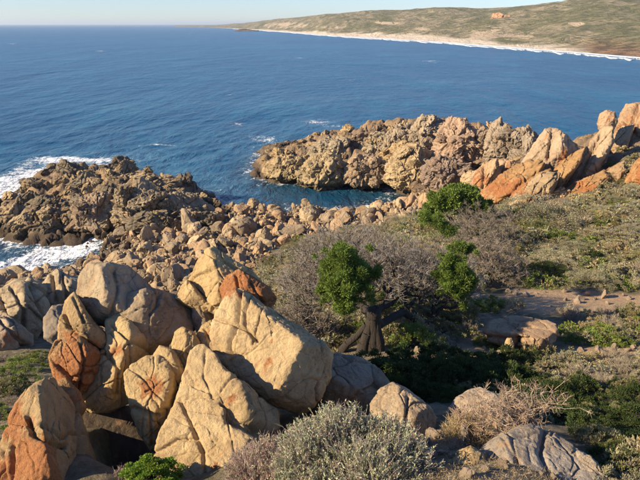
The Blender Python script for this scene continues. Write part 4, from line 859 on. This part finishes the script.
for k, (x_, y_, r, t_) in enumerate([(22, 388, .55, 'green'), (34, 378, .4, 'grey'), (10, 404, .45, 'grey'), (0, 380, .6, 'green'), (28, 360, .5, 'sage'), (46, 372, .45, 'green'), (4, 440, .4, 'green'), (52, 300, .6, 'green'), (84, 286, .6, 'olive')]):
    shrub(on(x_, y_), r, t_, LABK[t_]+' '+near_(x_, y_), 'shrubs at the left edge below the ribbed rock', rs, flat=.9)
# bright green little bush low at the bottom left centre
def posed(name, data, stem, px_, py_, Y, sc, label, color, cat_='shrub', mat=None, pname='foliage'):
    p = at(px_, py_, Y); e = link(name, None, p, scale=sc); o = link(pname, vm(pname, data, mat or M_LEAF), parent=e, color=color)
    link('stem', vm('stem', stem, M_BARK), parent=e, color=(1, 1, 1)); return tag(e, label, cat_)
posed('green_bush', leafy(1401, 150, 150, .07, .026, .8, .02), stems(1402, 40), 152, 482, 8.7, (.50, .45, .48), 'small bright green leafy bush at the bottom edge below the cross cracked block', (.20, .30, .045))
# silvery bush across the bottom centre: upright wands set with small narrow leaves
def wandbush(seed, n, a_, b_, h_, leafper, L, Wd, lcol, scol):
    rs = np.random.RandomState(seed); ang = rs.uniform(0, 2*pi, n); rad = np.sqrt(rs.uniform(0, 1, n)); bx_ = np.cos(ang)*rad*a_; by_ = np.sin(ang)*rad*b_
    hh_ = h_*(1-.4*rad**2)*rs.uniform(.62, 1.1, n)*(1+.7*perlin(np.stack([bx_*1.6, by_*1.6, 0*bx_+seed], -1)))
    base = np.stack([bx_*.75, by_*.75, np.zeros(n)], -1); out = np.stack([np.cos(ang)*rad, np.sin(ang)*rad, 0*rad], -1)
    D = norm(out*.55+[0, 0, 1]+rs.randn(n, 3)*.18); pts = [base]
    for k in range(3):
        D = norm(D+rs.randn(n, 3)*.13+[0, 0, .05]); pts.append(pts[-1]+D*(hh_/3)[:, None])
    sc_ = cl(scol, n, rs, .3); parts = [tubes(pts[k], pts[k+1], np.full(n, .006-.0014*k), np.full(n, .006-.0014*(k+1)), sc_) for k in range(3)]
    m = n*leafper; idx = np.repeat(np.arange(n), leafper); f = rs.uniform(1.1, 3.05, m); s_ = np.minimum(f.astype(int), 2); g = (f-s_)[:, None]
    PT = np.stack(pts); C_ = PT[s_, idx]*(1-g)+PT[s_+1, idx]*g; dv = norm(PT[s_+1, idx]-PT[s_, idx])
    green = rs.rand(n) < .62; col = np.where(green[idx][:, None], cl(lcol, m, rs, .4), cl(np.array(scol)*1.1, m, rs, .3))
    lm = green[idx] | (rs.rand(m) < .25)
    parts.append(leaves(C_[lm], (dv+rs.randn(m, 3)*.6)[lm], (L*rs.uniform(.6, 1.3, m))[lm], Wd, rs, col[lm]))
    k = rs.randint(0, n, n*3); g = rs.uniform(.8, 2.9, n*3); s_ = np.minimum(g.astype(int), 2); g = (g-s_)[:, None]; S0 = PT[s_, k]*(1-g)+PT[s_+1, k]*g; dv = norm(norm(PT[s_+1, k]-PT[s_, k])+rs.randn(n*3, 3)*.6)
    parts_t = tubes(S0, S0+dv*rs.uniform(.06, .16, (n*3, 1)), np.full(n*3, .0035), np.full(n*3, .0014), cl(scol, n*3, rs, .3))
    return cat(parts[3:]), cat(parts[:3]+[parts_t])
def wand_thing(name, label, px_, py_, Y, a_, b_, h_, n, seed, lcol, scol, lp_=16, L=.035, Wd=.0065, gz=False):
    lf, st_ = wandbush(seed, n, a_, b_, h_, lp_, L, Wd, lcol, scol); p = at(px_, py_, Y)
    if gz: p[2] = hgt(p[0], p[1])-.05
    e = link(name, None, p); link('foliage', vm('foliage', lf, M_LEAF), parent=e, color=(1, 1, 1)); link('twigs', vm('twigs', st_, M_TWIG), parent=e, color=(1, 1, 1))
    return tag(e, label, 'bush')
wand_thing('silvery_bush', 'silvery grey green twiggy bush filling the bottom centre of the photo', 352, 492, 7.9, 1.42, 1.4, .68, 3000, 1501, (.40, .42, .27), (.40, .33, .27), 24, .048, .0105, True)
wand_thing('silvery_bush', 'lower purplish twiggy lobe of the silvery bush against the great triangular slab', 272, 494, 8.1, .85, .9, .5, 1500, 1502, (.40, .38, .26), (.42, .30, .26), 12, .045, .009, True)
wand_thing('silvery_bush', 'small grey twig tuft beside the bright green bush at the bottom left', 118, 486, 8.9, .28, .25, .3, 110, 1503, (.30, .28, .2), (.26, .2, .17), 5)
wand_thing('straw_tussock', 'yellowish dry tussock left of the bare twiggy bush', 470, 446, 9.6, .42, .35, .62, 420, 1504, (.33, .27, .10), (.40, .31, .16), 6, .06, .004)

# branching ------------------------------------------------------------------
def ramify(base, terms, R0, seed, expo=.45, step=.45, jit=.12, up=.0, rmin=.004):
    rs = np.random.RandomState(seed); A_, B_, ra, rb = [], [], [], []; N = len(terms); tips = []
    def seg(p, q, r1, r2, bend):
        L = np.linalg.norm(q-p); pr = p; k = 3 if L > .25 else 2
        for i in range(1, k+1):
            f = i/k; x_ = p*(1-f)+q*f+bend*sin(pi*f)*L+(rs.randn(3)*jit*.35*L if i < k else 0)
            A_.append(pr); B_.append(x_); ra.append(r1+(r2-r1)*(i-1)/k); rb.append(r1+(r2-r1)*f); pr = x_
    def rec(p, pts, r, depth):
        n = len(pts)
        if n <= 2 or depth > 14:
            for q in pts: seg(p, q, min(r, rmin*1.8), rmin, rs.randn(3)*.08); tips.append((q, norm(q-p)))
            return
        k = 5 if depth == 0 else rs.choice([2, 2, 3]); k = min(k, n)
        S_ = pts[rs.choice(n, k, replace=False)]
        for _ in range(3):
            l = ((pts[:, None]-S_[None])**2).sum(-1).argmin(1); S_ = np.array([pts[l == j].mean(0) if (l == j).any() else S_[j] for j in range(k)])
        for j in range(k):
            c = pts[l == j]
            if not len(c): continue
            m_ = c.mean(0); q = p+(m_-p)*(step if len(c) > 3 else .8)+rs.randn(3)*jit*np.linalg.norm(m_-p)*.4; q = q+[0, 0, -up*np.linalg.norm(m_-p)]
            rc = max(R0*(len(c)/N)**expo, rmin); seg(p, q, min(r, rc*1.15), rc, rs.randn(3)*.07+[0, 0, -up*.3]); rec(q, c, rc, depth+1)
    rec(np.array(base, float), np.array(terms), R0, 0)
    return np.array(A_), np.array(B_), np.array(ra), np.array(rb), tips
def spray(tips, per, L, r, rs, col, spread=.6):
    Pt = np.array([t_[0] for t_ in tips]); Dt = np.array([t_[1] for t_ in tips]); n = len(Pt)*per
    P_ = np.repeat(Pt, per, 0); D_ = norm(np.repeat(Dt, per, 0)+rs.randn(n, 3)*spread+[0, 0, .2]); l = L*rs.uniform(.4, 1.2, (n, 1)); S0 = P_-D_*l*.15
    M_ = S0+D_*l*.55; E_ = M_+norm(D_+rs.randn(n, 3)*.4)*l*.5; c = cl(np.array(col)*1.25, n, rs, .28, .05); k = rs.randint(0, n, n)
    G_ = M_[k]+norm(D_[k]+rs.randn(n, 3)*.8)*l[k]*.4
    return cat([tubes(S0, M_, np.full(n, r), np.full(n, r*.75), c), tubes(M_, E_, np.full(n, r*.75), np.full(n, r*.4), c), tubes(M_[k], G_, np.full(n, r*.6), np.full(n, r*.3), c[k])])
def dome_terms(rs, n, c, rad, lo=-.1, thick=.35, seed=0):
    d = sph(rs, n*4); d = d[d[:, 2] > lo][:n]; f = 1-thick*rs.uniform(0, 1, len(d))**1.3
    f = f*(1+.16*perlin(d*2.3+seed)); return np.array(c)+d*f[:, None]*rad
# the wind bent tree
rs = np.random.RandomState(2001)
tb_ = at(371, 352, 19.2); tb_[2] = hgt(tb_[0], tb_[1])-.1
cc = at(356, 268, 24.0)
T1 = dome_terms(rs, 1500, [cc[0], cc[1], cc[2]-.8], [3.5, 4.2, 2.4], -.12, .5, 3.)
cr = at(440, 264, 25); T2 = dome_terms(rs, 420, [cr[0], cr[1], cr[2]-.8], [2.0, 2.2, 1.35], -.2, .5, 5.)
T1 = np.concatenate([T1, T2]); ok = T1[:, 2] > hgt(T1[:, 0], T1[:, 1])+np.where(T1[:, 1] < 22.6, 1.75, .6); T1 = T1[ok]
fork = tb_+np.array([.05, .1, 1.45])
A_, B_, ra, rb, tips = ramify(fork, T1, .27, 2002, .44, .42, .16, .10, .007)
tree = link('spreading_tree', None, tb_)
tag(tree, 'low spreading wind bent tree with dark trunk, grey bare crown and green tufts', 'tree')
def tob(o_): o_.parent = tree; o_.location = (0, 0, 0); return o_
TB = tb_[None]
tr_ = []; rs2 = np.random.RandomState(5)
for dx, dy, r0, ex in ((-.26, 0, .17, 0), (.20, .05, .19, 0), (0, .12, .24, 0), (-.95, .1, .14, 1)):
    p0 = np.array([dx*1.4, dy-.1, -.75]); ps = [p0]
    tgt = np.array([.05, .1, 1.5]) if not ex else np.array([-.2, .1, 1.0])
    for k in range(1, 7):
        f = k/6; ps.append(p0*(1-f)+tgt*f+np.array([dx*.25*sin(pi*f), 0, (-.12 if ex else 0)*sin(pi*f)])+rs2.randn(3)*.02)
    ps = np.array(ps); rr_ = r0*(1.35-.55*np.linspace(0, 1, 7)); tr_.append(tubes(ps[:-1], ps[1:], rr_[:-1], rr_[1:], np.ones((6, 3)), 9))
kv, kf = cubesphere(14); tr_.append((kv*[.27, .25, .34]+[.05, .1, 1.42], kf, np.ones((len(kv), 3))))
v_, f_, c_ = cat(tr_); v_ = v_+norm(v_)*(.07*fbm(v_*[6, 6, 2], 4, True))[:, None]; link('trunk', mesh('trunk', v_, f_, M_BARK, True, c_), parent=tree)
big = ra > .035
v_, f_, c_ = tubes(A_[big]-TB-norm(B_[big]-A_[big])*ra[big][:, None]*.6, B_[big]-TB+norm(B_[big]-A_[big])*rb[big][:, None]*.6, ra[big], rb[big], np.ones((big.sum(), 3)), 7); link('limb', mesh('limb', v_, f_, M_BARK, True, c_), parent=tree)
v_, f_, c_ = tubes(A_[~big]-TB, B_[~big]-TB, ra[~big], rb[~big], cl((.09, .072, .056), (~big).sum(), rs, .2), 4); link('branches', mesh('branches', v_, f_, M_TWIG, False, c_), parent=tree, color=(1, 1, 1))
v_, f_, c_ = spray(tips, 6, .36, .0065, rs, (.22, .195, .165)); link('twigs', mesh('twigs', v_-TB, f_, M_TWIG, False, c_), parent=tree, color=(1, 1, 1))
def tuft(seed, lobes, per, L, Wd, col):
    rs = np.random.RandomState(seed); parts = []
    for (x_, y_, z_, r) in lobes:
        n = int(per*(r/.4)**2); d = norm(sph(rs, n)+[0, 0, .15]); rad = r*rs.uniform(.5, 1.15, (n, 1))*(1+.45*perlin(d*2.5+seed+x_))[:, None]
        tint = rs.uniform(.8, 1.15); parts.append(leaves(np.array([x_, y_, z_])+d*rad, d+rs.randn(n, 3)*.55+[0, 0, .3], L*rs.uniform(.6, 1.3, n), Wd, rs, cl(col, n, rs, .3, .1)*tint))
    return cat(parts)
def tuft_px(seed, spots, Y, per=2600, L=.10, Wd=.014, col=(.150, .215, .042)):
    lob = []; r_ = np.random.RandomState(seed); sp0 = np.array(spots, float); m0 = sp0.mean(0); sd0 = sp0[:, :2].std(0)+4
    spots = list(spots)+[(m0[0]+r_.uniform(-1, 1)*sd0[0]*2.2, m0[1]+r_.uniform(-1, 1)*sd0[1]*2.0, r_.uniform(1.6, 3.4)) for _ in range(12 if Y < 25 else 0)]
    for (x_, y_, rp) in spots:
        p = at(x_, y_, Y+r_.uniform(-.4, .4)); r = rp*np.linalg.norm(p-CAM)/F; lob.append((*p, r))
        lob[-1] = (*p, r*.8)
        for k in range(11):
            q = p+sph(r_, 1)[0]*r*r_.uniform(.75, 1.35)*[1.25, 1, .9]; lob.append((*q, r*r_.uniform(.2, .42)))
    return tuft(seed, lob, per, L, Wd, col)
for sd_, sp_, Y in [(2101, [(345, 262, 14), (334, 274, 12), (356, 270, 14), (346, 284, 15), (330, 288, 9), (362, 284, 9), (340, 255, 9), (367, 276, 8)], 18.6), (2102, [(345, 305, 8)], 18.2),
                    (2103, [(452, 262, 9), (456, 272, 12), (450, 283, 12), (462, 284, 10), (467, 276, 7), (458, 248, 6), (458, 292, 7)], 22.6), (2104, [(437, 222, 7), (446, 229, 6), (424, 218, 6), (452, 232, 5)], 27)]:
    v_, f_, c_ = tuft_px(sd_, sp_, Y, 2600 if Y < 25 else 1500, .11 if Y < 25 else .14); link('foliage', mesh('foliage', v_-TB, f_, M_LEAF, False, c_), parent=tree, color=(1, 1, 1))
gb = at(458, 216, 47); gb[2] = hgt(gb[0], gb[1])-.1; e = link('green_tree', None, gb); tag(e, 'rounded bright green bushy tree at the foot of the orange ramp', 'tree')
v_, f_, c_ = tuft_px(2111, [(438, 202, 8), (448, 197, 9), (460, 196, 10), (470, 201, 10), (479, 208, 9), (486, 216, 7), (430, 209, 6), (455, 204, 9)], 47, 900, .26, .05, (.17, .235, .045)); link('foliage', mesh('foliage', v_-gb, f_, M_LEAF, False, c_), parent=e, color=(1, 1, 1))
st0 = tubes(np.array([[0, 0, -.3], [0, 0, .5], [0, 0, .5]]), np.array([[0, 0, .5], [-.9, .2, 1.6], [.9, .1, 1.4]]), np.array([.25, .2, .2]), np.array([.2, .1, .1]), np.ones((3, 3)), 7); link('trunk', mesh('trunk', *st0[:2], M_BARK), parent=e)
# grey leafless trees behind
for (x_, y_, Y, rad, seed, lab) in [(485, 262, 32, [2.4, 2.3, 2.0], 2201, 'bare grey dome shaped tree standing right behind the spreading tree'), (478, 232, 40, [3.2, 3., 2.6], 2202, 'bare grey bushy tree below the bright green bush'),
                                (395, 248, 34, [3.8, 3.4, 1.8], 2203, 'wide bare grey thicket tree on the slope behind the spreading tree'), (330, 256, 32, [3.2, 3., 1.6], 2204, 'bare grey thicket tree bordering the rubble beach'), (300, 300, 21, [1.5, 1.6, 1.3], 2205, 'dark leafless shrub tree left of the spreading tree by the huge slab')]:
    p = at(x_, y_, Y); gz = float(hgt(p[0], p[1])); bs = np.array([p[0], p[1], gz]); rs = np.random.RandomState(seed)
    T_ = dome_terms(rs, 420, bs+[0, 0, .3], rad, -.02, .55, seed)
    a1, b1, r1, r2, tp = ramify(bs+[0, 0, .3], T_, .12, seed, .45, .45, .15, .04, .008)
    e = link('bare_tree', None, bs); tag(e, lab, 'tree')
    st0 = tubes(np.array([[0, 0, -.2]]), np.array([[0, 0, .32]]), np.array([.15]), np.array([.12]), np.ones((1, 3)), 7); link('trunk', mesh('trunk', *st0[:2], M_BARK), parent=e)
    v_, f_, c_ = tubes(a1-bs, b1-bs, r1, r2, cl((.15, .12, .095), len(a1), rs, .2), 3); link('branches', mesh('branches', v_, f_, M_TWIG, False, c_), parent=e, color=(1, 1, 1))
    v_, f_, c_ = spray(tp, 11, .42, .010, rs, (.185, .155, .120)); link('twigs', mesh('twigs', v_-bs, f_, M_TWIG, False, c_), parent=e, color=(1, 1, 1))
# bare twiggy bush at the bottom right
bs = at(497, 440, 9.7); rs = np.random.RandomState(2301); T_ = dome_terms(rs, 420, bs, [1.0, .6, 1.05], -.1, .5, 1.)
T_ = np.concatenate([T_, bs+np.array([.55, .1, .75])+rs.randn(90, 3)*[.35, .15, .15], bs+np.array([-.45, 0, .65])+rs.randn(30, 3)*[.25, .1, .2]])
a1, b1, r1, r2, tp = ramify(bs, T_, .045, 2302, .48, .5, .22, 0, .0045)
e = link('bare_bush', None, bs); tag(e, 'bare pale branched bush standing over rocks at the bottom right', 'bush')
v_, f_, c_ = tubes(a1-bs, b1-bs, r1, r2, cl((.36, .28, .205), len(a1), rs, .2), 4); link('branches', mesh('branches', v_, f_, M_TWIG, False, c_), parent=e, color=(1, 1, 1))
v_, f_, c_ = spray(tp, 6, .17, .0038, rs, (.30, .22, .155), .8); link('twigs', mesh('twigs', v_-bs, f_, M_TWIG, False, c_), parent=e, color=(1, 1, 1))
tot = sum(len(me.polygons)*2 for me in bpy.data.meshes); print('TRIS', tot)
for m_ in bpy.data.meshes:
    if len(m_.polygons) > 30000: print(m_.name, len(m_.polygons)*2)

# ------------------------------------------------------------------ sea air
bm_ = np.array([[x_, y_, z_] for z_ in (-7, float(Pp[:, 2].max())+25) for y_ in (-300, 80000) for x_ in (-75000, 75000)], float)
hz = mesh('haze', bm_, np.array([[0, 2, 3, 1], [4, 5, 7, 6], [0, 1, 5, 4], [2, 6, 7, 3], [0, 4, 6, 2], [1, 3, 7, 5]]), None, False)
m_ = bpy.data.materials.new('sea_haze'); m_.use_nodes = True; t_ = m_.node_tree; t_.nodes.clear(); o_ = t_.nodes.new('ShaderNodeOutputMaterial'); v_ = t_.nodes.new('ShaderNodeVolumePrincipled')
v_.inputs['Color'].default_value = (.74, .87, 1.0, 1); v_.inputs['Density'].default_value = .00007; v_.inputs['Anisotropy'].default_value = .2
t_.links.new(v_.outputs[0], o_.inputs['Volume']); hz.materials.append(m_)
tag(link('haze', hz), 'thin pale sea haze', 'haze', kind='stuff')

_seen = {}
for o in COL.objects:
    if o.parent is None and o.get('group') and o.get('label'): _seen.setdefault((o['group'], o['label']), []).append(o)
for (g_, l_), os_ in _seen.items():
    if 2 <= len(os_) <= 3 and len(l_.split()) <= 11:
        os_.sort(key=lambda o: o.location.x/max(o.location.y, .1))
        for o, wd in zip(os_, (['leftmost', 'rightmost'] if len(os_) == 2 else ['leftmost', 'middle', 'rightmost'])): o['label'] = wd+' '+l_
    elif len(os_) >= 4 and len(l_.split()) <= 11:
        os_.sort(key=lambda o: o.location.y); os_[0]['label'] = 'nearest '+l_; os_[-1]['label'] = 'farthest '+l_
